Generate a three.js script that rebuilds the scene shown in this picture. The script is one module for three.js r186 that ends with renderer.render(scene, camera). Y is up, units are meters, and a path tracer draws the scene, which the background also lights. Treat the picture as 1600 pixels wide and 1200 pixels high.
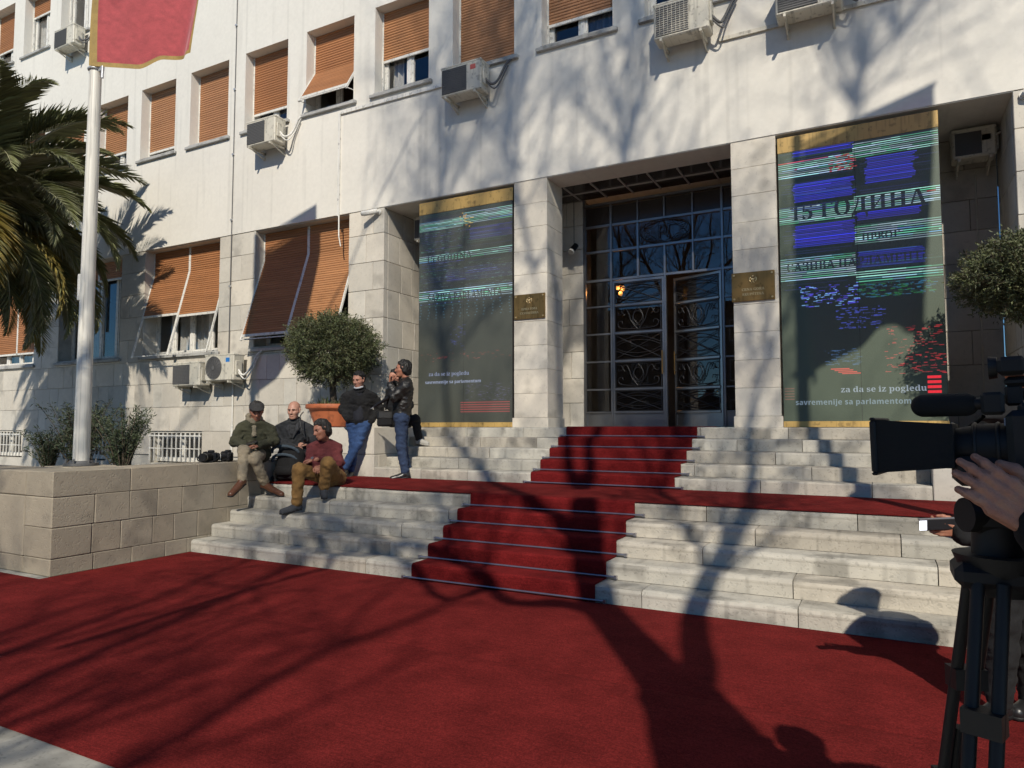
import * as THREE from 'three';
import { Sky } from 'three/addons/objects/Sky.js';
import { mergeGeometries } from 'three/addons/utils/BufferGeometryUtils.js';

// ---------- camera, sky, sun, exposure ----------
const scene = new THREE.Scene();
const camera = new THREE.PerspectiveCamera(57.65, 4 / 3, 0.05, 500);
const EYE = new THREE.Vector3(0, 1.5615, 10.174), YAW = 0.4878, PITCH = 0.061;
camera.position.copy(EYE);
camera.lookAt(EYE.x - Math.sin(YAW) * Math.cos(PITCH), EYE.y + Math.sin(PITCH), EYE.z - Math.cos(YAW) * Math.cos(PITCH));
scene.add(camera);
const SUN = new THREE.Vector3(0.48, 0.84, 1.0);
const sky = new Sky();
sky.name = 'sky'; sky.scale.setScalar(400); sky.userData = { kind: 'structure', label: 'clear blue winter sky over the street', category: 'sky' };
sky.material.uniforms.sunPosition.value.copy(SUN).normalize();
sky.material.uniforms.turbidity.value = 2.2;
sky.material.uniforms.rayleigh.value = 1.1;
sky.material.uniforms.mieCoefficient.value = 0.003;
if (sky.material.uniforms.cloudCoverage) sky.material.uniforms.cloudCoverage.value = 0;
scene.add(sky);
scene.environmentIntensity = 0.14;
const sun = new THREE.DirectionalLight(0xfff5e4, 4.6);
sun.position.copy(SUN).multiplyScalar(25); sun.target.position.set(-5, 3, 2);
sun.position.add(sun.target.position);
sun.castShadow = true; sun.shadow.mapSize.set(4096, 4096); sun.shadow.radius = 1.3;
Object.assign(sun.shadow.camera, { left: -26, right: 22, top: 22, bottom: -14, near: 1, far: 90 });
scene.add(sun, sun.target);
const renderer = new THREE.WebGLRenderer({ antialias: true });
renderer.setSize(1024, 768);
renderer.toneMapping = THREE.LinearToneMapping;
renderer.toneMappingExposure = 1.02;
renderer.shadowMap.enabled = true;

// ---------- helpers ----------
const V = (x, y, z) => new THREE.Vector3(x, y, z);
let seed = 7;
const rnd = (a = 0, b = 1) => { seed = (seed * 1664525 + 1013904223) >>> 0; return a + (b - a) * (seed / 4294967296); };
const lerp = (a, b, t) => a + (b - a) * t, clamp = (x, a = 0, b = 1) => Math.min(b, Math.max(a, x));
const sstep = (a, b, x) => { const t = clamp((x - a) / (b - a)); return t * t * (3 - 2 * t); };
const h3 = (x, y, z) => { let n = (Math.imul(x, 374761393) + Math.imul(y, 668265263) + Math.imul(z, 2147483647 ^ 0x5bd1e995)) | 0; n = Math.imul(n ^ (n >>> 13), 1274126177); return ((n ^ (n >>> 16)) >>> 0) / 4294967296; };
function noise3(x, y, z) {
  const i = Math.floor(x), j = Math.floor(y), k = Math.floor(z), f = x - i, g = y - j, h = z - k;
  const u = f * f * (3 - 2 * f), v = g * g * (3 - 2 * g), w = h * h * (3 - 2 * h);
  const L = lerp;
  return L(L(L(h3(i, j, k), h3(i + 1, j, k), u), L(h3(i, j + 1, k), h3(i + 1, j + 1, k), u), v),
    L(L(h3(i, j, k + 1), h3(i + 1, j, k + 1), u), L(h3(i, j + 1, k + 1), h3(i + 1, j + 1, k + 1), u), v), w);
}
// tileable 2-D value noise: n cells per tile
function tn(u, v, n, s, m = n) {
  const x = u * n, y = v * m, i = Math.floor(x), j = Math.floor(y), f = x - i, g = y - j;
  const a = f * f * (3 - 2 * f), b = g * g * (3 - 2 * g), i0 = ((i % n) + n) % n, i1 = (i0 + 1) % n, j0 = ((j % m) + m) % m, j1 = (j0 + 1) % m;
  return lerp(lerp(h3(i0, j0, s), h3(i1, j0, s), a), lerp(h3(i0, j1, s), h3(i1, j1, s), a), b);
}
const fb = (u, v, n, s, oct = 4) => { let t = 0, a = 0.5, w = 0; for (let o = 0; o < oct; o++) { t += a * tn(u, v, n << o, s + o); w += a; a *= 0.5; } return t / w; };
function tex(w, h, metres, fn, srgb = true) {
  const d = new Uint8Array(w * h * 4);
  for (let j = 0; j < h; j++) for (let i = 0; i < w; i++) {
    const c = fn((i + 0.5) / w, (j + 0.5) / h), o = (j * w + i) * 4;
    d[o] = 255 * clamp(c[0]); d[o + 1] = 255 * clamp(c[1]); d[o + 2] = 255 * clamp(c[2]); d[o + 3] = 255;
  }
  const t = new THREE.DataTexture(d, w, h);
  t.wrapS = t.wrapT = THREE.RepeatWrapping; t.magFilter = THREE.LinearFilter; t.minFilter = THREE.LinearMipmapLinearFilter; t.generateMipmaps = true;
  if (metres) t.repeat.set(1 / metres, 1 / metres);
  if (srgb) t.colorSpace = THREE.SRGBColorSpace;
  t.needsUpdate = true; return t;
}
const G1 = x => [x, x, x];
const T = {
  // weathered limestone: mottled, with dark pores and rust-grey run marks
  step: tex(1024, 1024, 2.4, (u, v) => {
    const a = fb(u, v, 6, 1, 5), b = fb(u, v, 24, 9, 4), p = sstep(0.66, 0.8, tn(u, v, 210, 31) * 0.6 + tn(u, v, 90, 33) * 0.4);
    const st = sstep(0.52, 0.75, fb(u, v, 9, 41, 4)) * 0.32, run = sstep(0.6, 0.85, tn(u, v, 60, 51, 7) * 0.6 + tn(u, v, 20, 53, 5) * 0.4) * 0.22;
    const x = 1.0 - 0.1 * a - 0.08 * b - 0.09 * p - st * 0.55 - run * 0.4; return [x, x * 0.988, x * 0.962];
  }),
  stepB: tex(512, 512, 1.2, (u, v) => { const p = sstep(0.62, 0.8, tn(u, v, 110, 31) * 0.6 + tn(u, v, 50, 33) * 0.4); return G1(0.75 - 0.4 * p - 0.25 * fb(u, v, 16, 61, 4)); }, false),
  clad: tex(1024, 1024, 2.6, (u, v) => {
    const a = fb(u, v, 5, 101, 5), b = fb(u, v, 40, 109, 3), p = sstep(0.7, 0.82, tn(u, v, 170, 131) * 0.5 + tn(u, v, 70, 133) * 0.5);
    const st = sstep(0.55, 0.8, fb(u, v, 7, 141, 4)) * 0.16;
    const x = 1.0 - 0.09 * a - 0.05 * b - 0.05 * p - st * 0.7; return [x, x * 0.988, x * 0.965];
  }),
  plaster: tex(1024, 1024, 5, (u, v) => {
    const a = fb(u, v, 4, 201, 5), b = fb(u, v, 90, 209, 3), run = sstep(0.6, 0.9, tn(u, v, 70, 221, 3) * 0.7 + tn(u, v, 30, 223, 4) * 0.3) * 0.07;
    const sp = sstep(0.8, 0.86, tn(u, v, 160, 231) * 0.55 + tn(u, v, 60, 233) * 0.45) * 0.2;
    const x = 1 - 0.06 * a - 0.04 * b - run * 0.6 - sp * 0.08; return [x, x * 0.99, x * 0.97];
  }),
  fineB: tex(512, 512, 0.7, (u, v) => G1(0.35 + 0.65 * fb(u, v, 32, 301, 4)), false),
  carpet: tex(1024, 1024, 1.6, (u, v) => {
    const f = tn(u, v, 420, 401) * 0.5 + tn(u, v, 200, 403) * 0.5, a = fb(u, v, 8, 405, 5), l = tn(u, v, 30, 407, 300), fl = tn(u, v, 300, 411) > 0.992 ? 0.18 : 0;
    const x = 0.62 + 0.34 * f - 0.2 * (a - 0.5) + 0.1 * (l - 0.5); return [x + fl, x * 0.97 + fl, x * 0.97 + fl];
  }),
  carpetB: tex(512, 512, 0.35, (u, v) => G1(tn(u, v, 170, 421) * 0.6 + tn(u, v, 80, 423) * 0.4), false),
  fabric: tex(512, 512, 0.5, (u, v) => { const x = 0.74 + 0.16 * fb(u, v, 10, 501, 4) + 0.14 * tn(u, v, 200, 503, 120) - 0.06; return G1(x); }),
  fabricB: tex(512, 512, 0.25, (u, v) => G1(0.5 * tn(u, v, 128, 511) + 0.5 * fb(u, v, 8, 513, 4)), false),
  skin: tex(512, 512, 0.2, (u, v) => { const a = fb(u, v, 8, 521, 4), b = fb(u, v, 40, 523, 3); return [0.86 + 0.1 * b + 0.05 * a, 0.76 + 0.18 * a + 0.06 * b, 0.74 + 0.18 * a + 0.06 * b]; }),
  skinB: tex(512, 512, 0.08, (u, v) => G1(0.6 * fb(u, v, 30, 571, 3) + 0.4 * (1 - Math.abs(2 * tn(u, v, 26, 573, 40) - 1))), false),
  paint: tex(512, 512, 1.1, (u, v) => { const a = fb(u, v, 5, 531, 5), s = sstep(0.62, 0.8, fb(u, v, 20, 533, 3)) * 0.16, r = sstep(0.66, 0.9, tn(u, v, 50, 535, 4)) * 0.1; const x = 1 - 0.07 * a - s - r; return [x, x * 0.99, x * 0.965]; }),
  blind: tex(512, 512, 2.2, (u, v) => { const a = fb(u, v, 4, 561, 4), l = tn(u, v, 3, 563, 96), x = 0.86 + 0.1 * a + 0.12 * (l - 0.5); return [x, x * 0.985, x * 0.96]; }),
  bark: tex(512, 512, 1.5, (u, v) => { const x = 0.6 + 0.4 * fb(u, v, 12, 541, 5); return [x, x * 0.97, x * 0.9]; }),
  leaf: tex(256, 256, 0.15, (u, v) => { const x = 0.75 + 0.25 * fb(u, v, 12, 551, 3); return [x, x, x * 0.95]; }),
};
const lin = (r, g, b) => new THREE.Color().setRGB(r, g, b);
function mat(r, g, b, o = {}) {
  const { map, bump, bs = 0.001, phys, ...rest } = o;
  const m = new (phys ? THREE.MeshPhysicalMaterial : THREE.MeshStandardMaterial)({ roughness: 0.8, metalness: 0, ...rest });
  m.color.copy(lin(r, g, b));
  if (map) m.map = map; if (bump) { m.bumpMap = bump; m.bumpScale = bs; }
  return m;
}
const M = {
  plaster: mat(0.74, 0.73, 0.69, { map: T.plaster, bump: T.fineB, bs: 0.0006, roughness: 0.93 }),
  core: mat(0.2, 0.19, 0.17, { map: T.clad, roughness: 0.95 }),
  stairCore: mat(0.16, 0.155, 0.14, { roughness: 0.95 }),
  pavement: mat(0.42, 0.42, 0.39, { map: T.step, bump: T.stepB, bs: 0.002, roughness: 0.9 }),
  soil: mat(0.09, 0.075, 0.055, { map: T.bark, bump: T.fineB, bs: 0.02, roughness: 1 }),
  carpet: mat(0.235, 0.027, 0.0255, { specularIntensity: 0.12, map: T.carpet, bump: T.carpetB, bs: 0.004, roughness: 1, phys: true, sheen: 0.03, sheenRoughness: 0.6, sheenColor: lin(0.4, 0.06, 0.06) }),
  carpet2: mat(0.215, 0.019, 0.02, { specularIntensity: 0.12, map: T.carpet, bump: T.carpetB, bs: 0.003, roughness: 1, phys: true, sheen: 0.1, sheenRoughness: 0.6, sheenColor: lin(0.4, 0.05, 0.05) }),
  rod: mat(0.4, 0.4, 0.45, { metalness: 0.9, roughness: 0.3 }),
  blind: mat(0.46, 0.225, 0.1, { map: T.blind, roughness: 0.62 }),
  blindR: mat(0.42, 0.19, 0.08, { map: T.blind, roughness: 0.62 }),
  white: mat(0.74, 0.74, 0.72, { map: T.paint, roughness: 0.45 }),
  alu: mat(0.55, 0.56, 0.57, { metalness: 0.6, roughness: 0.4 }),
  glass: new THREE.MeshPhysicalMaterial({ color: 0xffffff, transmission: 1, roughness: 0.015, thickness: 0, ior: 1.52 }),
  doorGlass: new THREE.MeshPhysicalMaterial({ color: lin(0.62, 0.62, 0.64), transmission: 1, roughness: 0.01, thickness: 0, ior: 1.6 }),
  curtain: mat(0.16, 0.18, 0.23, { map: T.fabric, roughness: 0.95 }),
  curtainW: mat(0.55, 0.54, 0.5, { map: T.fabric, roughness: 0.95 }),
  dark: mat(0.02, 0.019, 0.018, { roughness: 0.7 }),
  room: mat(0.14, 0.13, 0.12, { roughness: 0.9 }),
  lobby: mat(0.42, 0.36, 0.27, { map: T.clad, roughness: 0.6 }),
  bronze: mat(0.3, 0.305, 0.315, { metalness: 0.85, roughness: 0.3 }),
  iron: mat(0.055, 0.055, 0.058, { metalness: 0.7, roughness: 0.4 }),
  panelDark: mat(0.035, 0.028, 0.024, { roughness: 0.18 }),
  brass: mat(0.32, 0.2, 0.075, { metalness: 0.85, roughness: 0.42, map: T.paint }),
  brassHi: mat(0.72, 0.55, 0.28, { metalness: 0.8, roughness: 0.35 }),
  gold: mat(0.52, 0.35, 0.12, { map: T.paint, roughness: 0.55 }),
  beige: mat(0.62, 0.6, 0.53, { map: T.paint, roughness: 0.5 }),
  grille: mat(0.1, 0.1, 0.1, { roughness: 0.6 }),
  black: mat(0.008, 0.008, 0.009, { roughness: 0.45, bump: T.fabricB, bs: 0.0003 }),
  blackMatte: mat(0.004, 0.004, 0.0042, { roughness: 0.85, bump: T.fabricB, bs: 0.001 }),
  rubber: mat(0.005, 0.005, 0.0055, { roughness: 0.6 }),
  cable: mat(0.1, 0.1, 0.1, { roughness: 0.7 }),
  terracotta: mat(0.46, 0.135, 0.055, { map: T.paint, roughness: 0.6 }),
  bark: mat(0.15, 0.125, 0.1, { map: T.bark, bump: T.bark, bs: 0.01, roughness: 0.95 }),
  poleW: mat(0.72, 0.71, 0.67, { map: T.paint, roughness: 0.4 }),
  flag: mat(0.64, 0.1, 0.115, { map: T.fabric, bump: T.fabricB, bs: 0.0006, roughness: 0.85, phys: true, transmission: 0.3, thickness: 0, side: THREE.DoubleSide }),
  flagGold: mat(0.5, 0.33, 0.08, { map: T.fabric, roughness: 0.7, phys: true, transmission: 0.2, thickness: 0, side: THREE.DoubleSide }),
  steel: mat(0.3, 0.3, 0.3, { metalness: 0.85, roughness: 0.4 }),
};
const stoneVar = (base, n, map, bump, bs) => Array.from({ length: n }, (_, i) => { const k = 0.86 + 0.22 * h3(i, 5, n), w = 0.97 + 0.05 * h3(i, 9, n); return mat(base[0] * k * w, base[1] * k, base[2] * k * (2 - w), { map, bump, bs, roughness: 0.85 }); });
M.step = stoneVar([0.55, 0.525, 0.47], 5, T.step, T.stepB, 0.003);
M.clad = stoneVar([0.67, 0.635, 0.57], 6, T.clad, T.fineB, 0.0015);
M.pillar = stoneVar([0.8, 0.765, 0.69], 4, T.clad, T.fineB, 0.0008);
M.planter = stoneVar([0.37, 0.325, 0.255], 6, T.clad, T.stepB, 0.004);
M.blinds = [[0.46, 0.225, 0.1], [0.42, 0.19, 0.08], [0.5, 0.26, 0.13], [0.44, 0.2, 0.085], [0.47, 0.24, 0.12]].map(c => mat(...c, { map: T.blind, roughness: 0.62 }));
M.planterF = stoneVar([0.5, 0.5, 0.49], 3, T.step, T.stepB, 0.004);

const used = new Map();
function numbered(n) { const k = used.get(n) || 0; used.set(n, k + 1); return k ? `${n}_${String(k).padStart(3, '0')}` : n; }
const BASE = new WeakMap();
function thing(name, label, category, base = [0, 0, 0], group, kind) {
  const g = new THREE.Group(); g.name = numbered(name); g.position.set(...base);
  g.userData = { label, category }; if (group) g.userData.group = group; if (kind) g.userData.kind = kind;
  BASE.set(g, base); scene.add(g); return g;
}
// part: geometry given in world coordinates (local = true: in the thing's own coordinates)
function part(name, geo, m, parent, local = false, label) {
  if (Array.isArray(geo)) geo = merge(geo);
  const b = BASE.get(parent) || [0, 0, 0];
  if (!local) geo.translate(-b[0], -b[1], -b[2]);
  const o = new THREE.Mesh(geo, m); o.name = name; BASE.set(o, b);
  if (label) o.userData.label = label;
  parent.add(o); return o;
}
function single(name, geo, m, label, category, base, group, kind) {   // a thing that is one mesh
  if (Array.isArray(geo)) geo = merge(geo);
  const o = new THREE.Mesh(geo, m); o.name = numbered(name);
  if (base) { geo.translate(-base[0], -base[1], -base[2]); o.position.set(...base); BASE.set(o, base); }
  o.userData = { label, category }; if (group) o.userData.group = group; if (kind) o.userData.kind = kind;
  scene.add(o); return o;
}
function flat(g) { g = g.index ? g.toNonIndexed() : g; for (const k of Object.keys(g.attributes)) if (!['position', 'normal', 'uv'].includes(k)) g.deleteAttribute(k); return g; }
function merge(list) { list = list.map(flat); return list.length > 1 ? mergeGeometries(list) : list[0]; }
function muv(g, ox = 0, oy = 0) {
  const p = g.attributes.position, n = g.attributes.normal, uv = new Float32Array(p.count * 2);
  for (let i = 0; i < p.count; i++) {
    const a = Math.abs(n.getX(i)), b = Math.abs(n.getY(i)), c = Math.abs(n.getZ(i)), x = p.getX(i), y = p.getY(i), z = p.getZ(i);
    if (a > b && a > c) { uv[2 * i] = z + ox; uv[2 * i + 1] = y + oy; } else if (b > c) { uv[2 * i] = x + ox; uv[2 * i + 1] = z + oy; } else { uv[2 * i] = x + ox; uv[2 * i + 1] = y + oy; }
  }
  g.setAttribute('uv', new THREE.BufferAttribute(uv, 2)); return g;
}
const box = (x0, x1, y0, y1, z0, z1) => muv(flat(new THREE.BoxGeometry(x1 - x0, y1 - y0, z1 - z0).translate((x0 + x1) / 2, (y0 + y1) / 2, (z0 + z1) / 2)));
// chamfered box, 44 triangles; j shakes the corners so that no two blocks are alike
function cbox(x0, x1, y0, y1, z0, z1, b = 0.008, j = 0) {
  const c = [(x0 + x1) / 2, (y0 + y1) / 2, (z0 + z1) / 2], h = [(x1 - x0) / 2, (y1 - y0) / 2, (z1 - z0) / 2], S = [-1, 1], P = [];
  const sh = {};
  const v = (s, a) => { const key = s.join(); const k = sh[key] || (sh[key] = [rnd(-j, j), rnd(-j, j), rnd(-j, j)]); return [0, 1, 2].map(i => c[i] + s[i] * (h[i] - (i === a ? 0 : b)) + (i === a ? 0 : k[i])); };
  const tri = (A, B, C) => { const n = [0, 1, 2].map(i => { const e = (i + 1) % 3, f = (i + 2) % 3; return (B[e] - A[e]) * (C[f] - A[f]) - (B[f] - A[f]) * (C[e] - A[e]); }); const d = n[0] * (A[0] - c[0]) + n[1] * (A[1] - c[1]) + n[2] * (A[2] - c[2]); d > 0 ? P.push(...A, ...B, ...C) : P.push(...A, ...C, ...B); };
  const quad = (A, B, C, D) => { tri(A, B, C); tri(A, C, D); };
  for (let a = 0; a < 3; a++) { const e = (a + 1) % 3, f = (a + 2) % 3; for (const s of S) { const k = (p, q) => { const t = [0, 0, 0]; t[a] = s; t[e] = p; t[f] = q; return v(t, a); }; quad(k(-1, -1), k(1, -1), k(1, 1), k(-1, 1)); } }
  for (let f = 0; f < 3; f++) { const a = (f + 1) % 3, e = (f + 2) % 3; for (const p of S) for (const q of S) { const k = (r, ax) => { const t = [0, 0, 0]; t[a] = p; t[e] = q; t[f] = r; return v(t, ax); }; quad(k(-1, a), k(1, a), k(1, e), k(-1, e)); } }
  for (const p of S) for (const q of S) for (const r of S) tri(v([p, q, r], 0), v([p, q, r], 1), v([p, q, r], 2));
  const g = new THREE.BufferGeometry(); g.setAttribute('position', new THREE.Float32BufferAttribute(P, 3)); g.computeVertexNormals();
  return muv(g, rnd(0, 3), rnd(0, 3));
}
// bar between two points with rectangular section
function bar(a, b, w, d = w, up = V(0, 0, 1)) {
  const A = V(...a), B = V(...b), dir = B.clone().sub(A), L = dir.length(); dir.normalize();
  let s = new THREE.Vector3().crossVectors(dir, up); if (s.lengthSq() < 1e-6) s = new THREE.Vector3().crossVectors(dir, V(1, 0, 0)); s.normalize();
  const t = new THREE.Vector3().crossVectors(s, dir), m = new THREE.Matrix4().makeBasis(s, dir, t).setPosition(A.add(B).multiplyScalar(0.5));
  return muv(flat(new THREE.BoxGeometry(w, L, d)).applyMatrix4(m));
}
function rodG(a, b, r, r2 = r, n = 10) {
  const A = V(...a), B = V(...b), dir = B.clone().sub(A), L = dir.length();
  const g = new THREE.CylinderGeometry(r2, r, L, n, 1); g.applyQuaternion(new THREE.Quaternion().setFromUnitVectors(V(0, 1, 0), dir.normalize())); g.translate(...A.add(B).multiplyScalar(0.5).toArray()); return flat(g);
}
const tube = (pts, r, seg = 30, n = 6) => flat(new THREE.TubeGeometry(new THREE.CatmullRomCurve3(pts.map(p => V(...p))), seg, r, n));
// tapering limb through points [x, y, z, r]
function limb(pts, n = 8, sub = 3) {
  const cv = new THREE.CatmullRomCurve3(pts.map(p => V(p[0], p[1], p[2])), false, 'centripetal'), N = (pts.length - 1) * sub, P = [], U = [], I = [];
  const fr = cv.computeFrenetFrames(N, false);
  for (let i = 0; i <= N; i++) {
    const t = i / N, c = cv.getPoint(t), k = Math.min(pts.length - 2, Math.floor(t * (pts.length - 1))), f = t * (pts.length - 1) - k, r = lerp(pts[k][3], pts[k + 1][3], f);
    for (let q = 0; q <= n; q++) { const a = q / n * Math.PI * 2, rr = r * (1 + 0.1 * (noise3(c.x * 4 + q % n * 1.7, c.y * 3, c.z * 4) - 0.5)); const d = fr.normals[i].clone().multiplyScalar(Math.cos(a)).addScaledVector(fr.binormals[i], Math.sin(a)); P.push(c.x + d.x * rr, c.y + d.y * rr, c.z + d.z * rr); U.push(q / n * r * 6, t * cv.getLength()); }
  }
  for (let i = 0; i < N; i++) for (let q = 0; q < n; q++) { const a = i * (n + 1) + q, b = a + n + 1; I.push(a, b, a + 1, b, b + 1, a + 1); }
  const g = new THREE.BufferGeometry(); g.setAttribute('position', new THREE.Float32BufferAttribute(P, 3)); g.setAttribute('uv', new THREE.Float32BufferAttribute(U, 2)); g.setIndex(I); g.computeVertexNormals(); return flat(g);
}
function extr(pts, depth, bevel = 0) { // polygon in x,y extruded along +z
  const s = new THREE.Shape(pts.map(p => new THREE.Vector2(p[0], p[1])));
  return flat(new THREE.ExtrudeGeometry(s, { depth, bevelEnabled: bevel > 0, bevelSize: bevel, bevelThickness: bevel, bevelSegments: 2, curveSegments: 12 }));
}
// polygon in (z, y) extruded along x from x0 to x1
function extrX(pts, x0, x1) { const g = extr(pts.map(p => [-p[0], p[1]]), x1 - x0); g.rotateY(Math.PI / 2); g.translate(x0, 0, 0); return muv(g, rnd(0, 3), rnd(0, 3)); }
// ---------- ground, carpets, stairs, planters ----------
const CX = -3.29, R = 0.155, Z1 = 4.26, TL = 0.288, Z2 = Z1 - 4 * TL, Z3 = 1.524, TU = 0.307, Z4 = Z3 - 4 * TU, LAND = 5 * R, PORCH = 10 * R, XW = -7.68, XE = 1.1;
{
  const g = new THREE.PlaneGeometry(240, 240, 1, 1).rotateX(-Math.PI / 2); const p = muv(g);
  const o = single('pavement', p, M.pavement, 'pale stone pavement in front of the building', 'pavement'); o.userData.kind = 'structure';
}
function sheet(x0, x1, z0, z1, y, nx, nz, amp, thick) { // soft cloth sheet with a skirt down to y - thick
  const P = [], I = [], U = []; const id = (i, j) => j * (nx + 1) + i;
  for (let j = 0; j <= nz; j++) for (let i = 0; i <= nx; i++) {
    let x = lerp(x0, x1, i / nx), z = lerp(z0, z1, j / nz); const e = (i === 0 || j === 0 || i === nx || j === nz);
    const w = amp * (noise3(x * 1.1, 3, z * 1.6) + 0.5 * noise3(x * 3.1, 9, z * 4) - 0.75);
    if (j === nz) z += 0.03 * (noise3(x * 1.3, 1, 5) - 0.5);
    P.push(x, e ? y - thick * 0.4 : y + w, z); U.push(x, z);
  }
  for (let j = 0; j < nz; j++) for (let i = 0; i < nx; i++) { const a = id(i, j), b = a + nx + 1; I.push(a, b, a + 1, b, b + 1, a + 1); }
  const ring = []; for (let i = 0; i <= nx; i++) ring.push(id(i, 0)); for (let j = 1; j <= nz; j++) ring.push(id(nx, j)); for (let i = nx - 1; i >= 0; i--) ring.push(id(i, nz)); for (let j = nz - 1; j >= 0; j--) ring.push(id(0, j));
  const b0 = P.length / 3; for (const k of ring) { P.push(P[3 * k], y - thick, P[3 * k + 2]); U.push(U[2 * k], U[2 * k + 1] + 0.01); }
  for (let q = 0; q + 1 < ring.length; q++) I.push(ring[q], ring[q + 1], b0 + q, ring[q + 1], b0 + q + 1, b0 + q);
  const g = new THREE.BufferGeometry(); g.setAttribute('position', new THREE.Float32BufferAttribute(P, 3)); g.setAttribute('uv', new THREE.Float32BufferAttribute(U, 2)); g.setIndex(I); g.computeVertexNormals(); return flat(g);
}
single('red_carpet', [sheet(-16, 6.5, 6.05, 8.12, 0.014, 160, 24, 0.006, 0.011), sheet(XW + 0.03, XE - 0.03, Z1 + 0.02, 6.05, 0.014, 80, 20, 0.006, 0.011)], M.carpet, 'wide dark red carpet spread on the ground below the steps', 'carpet', [-4, 0, 6]);
single('landing_carpet', sheet(XW + 0.02, XE - 0.02, Z3 + 0.012, Z2 - 0.004, LAND + 0.015, 90, 16, 0.005, 0.012), M.carpet, 'red carpet strip covering the landing between the two flights', 'carpet', [CX, LAND, 2.3]);

function stepBlocks(t, x0, x1, y, zf, depth, lip, lens) {
  let x = x0 + 0.001;
  while (x < x1 - 0.01) {
    let w = rnd(...lens); if (x + w > x1 - 0.45) w = x1 - x; const xe = Math.min(x + w, x1);
    const d = rnd(-0.004, 0.004), dy = rnd(-0.003, 0.001), o = zf + d, q = lip ? 0.003 : 0, top = y + dy, e = lip ? 1.7 : 1;
    const pr = [[zf - depth, y - R + 0.002], [o - q, y - R + 0.002], [o - q, top - 0.06], [o, top - 0.045], [o, top - 0.02 * e], [o - 0.006 * e, top - 0.006 * e], [o - 0.022 * e, top], [zf - depth, top]];
    part('step_block', extrX(pr, x + 0.004, xe - 0.004), M.step[Math.floor(rnd(0, 5))], t);
    x = xe;
  }
}
const lower = thing('lower_staircase', 'lower flight of worn pale limestone steps rising from the red ground carpet', 'steps', [CX, 0, Z1]);
part('stair_core', extrX([[Z3, 0], [Z1 - 0.05, 0], [Z1 - 0.05, R - 0.02], [Z1 - TL - 0.05, R - 0.02], [Z1 - TL - 0.05, 2 * R - 0.02], [Z1 - 2 * TL - 0.05, 2 * R - 0.02], [Z1 - 2 * TL - 0.05, 3 * R - 0.02], [Z1 - 3 * TL - 0.05, 3 * R - 0.02], [Z1 - 3 * TL - 0.05, 4 * R - 0.02], [Z2 - 0.05, 4 * R - 0.02], [Z2 - 0.05, LAND - 0.01], [Z3, LAND - 0.01]], XW + 0.01, XE - 0.01), M.stairCore, lower);
for (let k = 0; k < 5; k++) stepBlocks(lower, XW + 0.002, XE - 0.002, R * (k + 1), Z1 - TL * k, 0.34, true, [1.1, 1.95]);
const UX0 = -7.03, UX1 = 2 * CX - UX0;
const upper = thing('upper_staircase', 'upper flight of pale limestone steps leading to the glazed entrance', 'steps', [CX, LAND, Z3]);
{
  const pr = [[-1.38, LAND - 0.1], [Z3 - 0.05, LAND - 0.1]];
  for (let k = 0; k < 5; k++) { pr.push([Z3 - TU * k - 0.05, LAND + R * (k + 1) - 0.02]); if (k < 4) pr.push([Z3 - TU * (k + 1) - 0.05, LAND + R * (k + 1) - 0.02]); }
  pr.push([-1.38, PORCH - 0.02]);
  part('stair_core', extrX(pr, UX0 + 0.01, UX1 - 0.01), M.stairCore, upper);
  for (let k = 0; k < 5; k++) stepBlocks(upper, UX0 + 0.002, UX1 - 0.002, LAND + R * (k + 1), Z3 - TU * k, k < 4 ? 0.36 : 0.42, false, [0.7, 1.5]);
  part('porch_floor', box(-8.08, 1.5, PORCH - 0.05, PORCH - 0.008, -1.39, Z4 - 0.3), M.step[1], upper);
}
function runner(name, label, x0, x1, yb, zb, t, n, yTopEnd, zTopEnd) {
  const T1 = 0.014, up = [], lo = [], rr = 0.02;
  up.push([zb + T1, yb + 0.006]);
  for (let k = 0; k < n; k++) {
    const z = zb - t * k, y = yb + R * (k + 1);
    const c0 = z + T1 - 0.03, c1 = y + T1 - 0.03; up.push([z + T1 + 0.006, y - 0.05]); for (let q = 0; q <= 5; q++) { const a = q / 5 * Math.PI / 2; up.push([c0 + 0.034 * Math.cos(a), c1 + 0.03 * Math.sin(a)]); }
    lo.push([z + 0.004, yb + R * k + 0.004], [z + 0.004, y + 0.003]);
    if (k < n - 1) up.push([z - t + T1 + 0.02, y + T1], [z - t + T1 + 0.002, y + T1 + 0.012]);
  }
  up.push([zTopEnd, yTopEnd + T1]); lo.push([zTopEnd, yTopEnd + 0.003]);
  const o = thing(name, label, 'carpet', [(x0 + x1) / 2, yb, zb]);
  part('carpet', extrX([...up, ...lo.reverse()], x0, x1), M.carpet2, o);
  for (let k = 0; k < n; k++) {
    const z = zb - t * k + T1 + 0.014, y = yb + R * k + T1 + 0.016, g = rodG([x0 - 0.09, y, z], [x1 + 0.09, y, z], 0.0105, 0.0105, 8);
    const rd = part('stair_rod', g, M.rod, o);
    part('rod_bracket', [box(x0 - 0.11, x0 - 0.085, y - 0.018, y + 0.014, z - 0.02, z + 0.014), box(x1 + 0.085, x1 + 0.11, y - 0.018, y + 0.014, z - 0.02, z + 0.014)], M.rod, rd);
  }
}
const XL = -4.29, XR = -2.3;
runner('stair_runner', 'red stair carpet with dark metal rods on the lower flight', XL, XR, 0, Z1, TL, 5, LAND, Z2 - 0.25);
runner('stair_runner', 'red stair carpet with metal rods on the upper flight to the doors', XL, XR, LAND, Z3, TU, 5, PORCH, -1.3);

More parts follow.
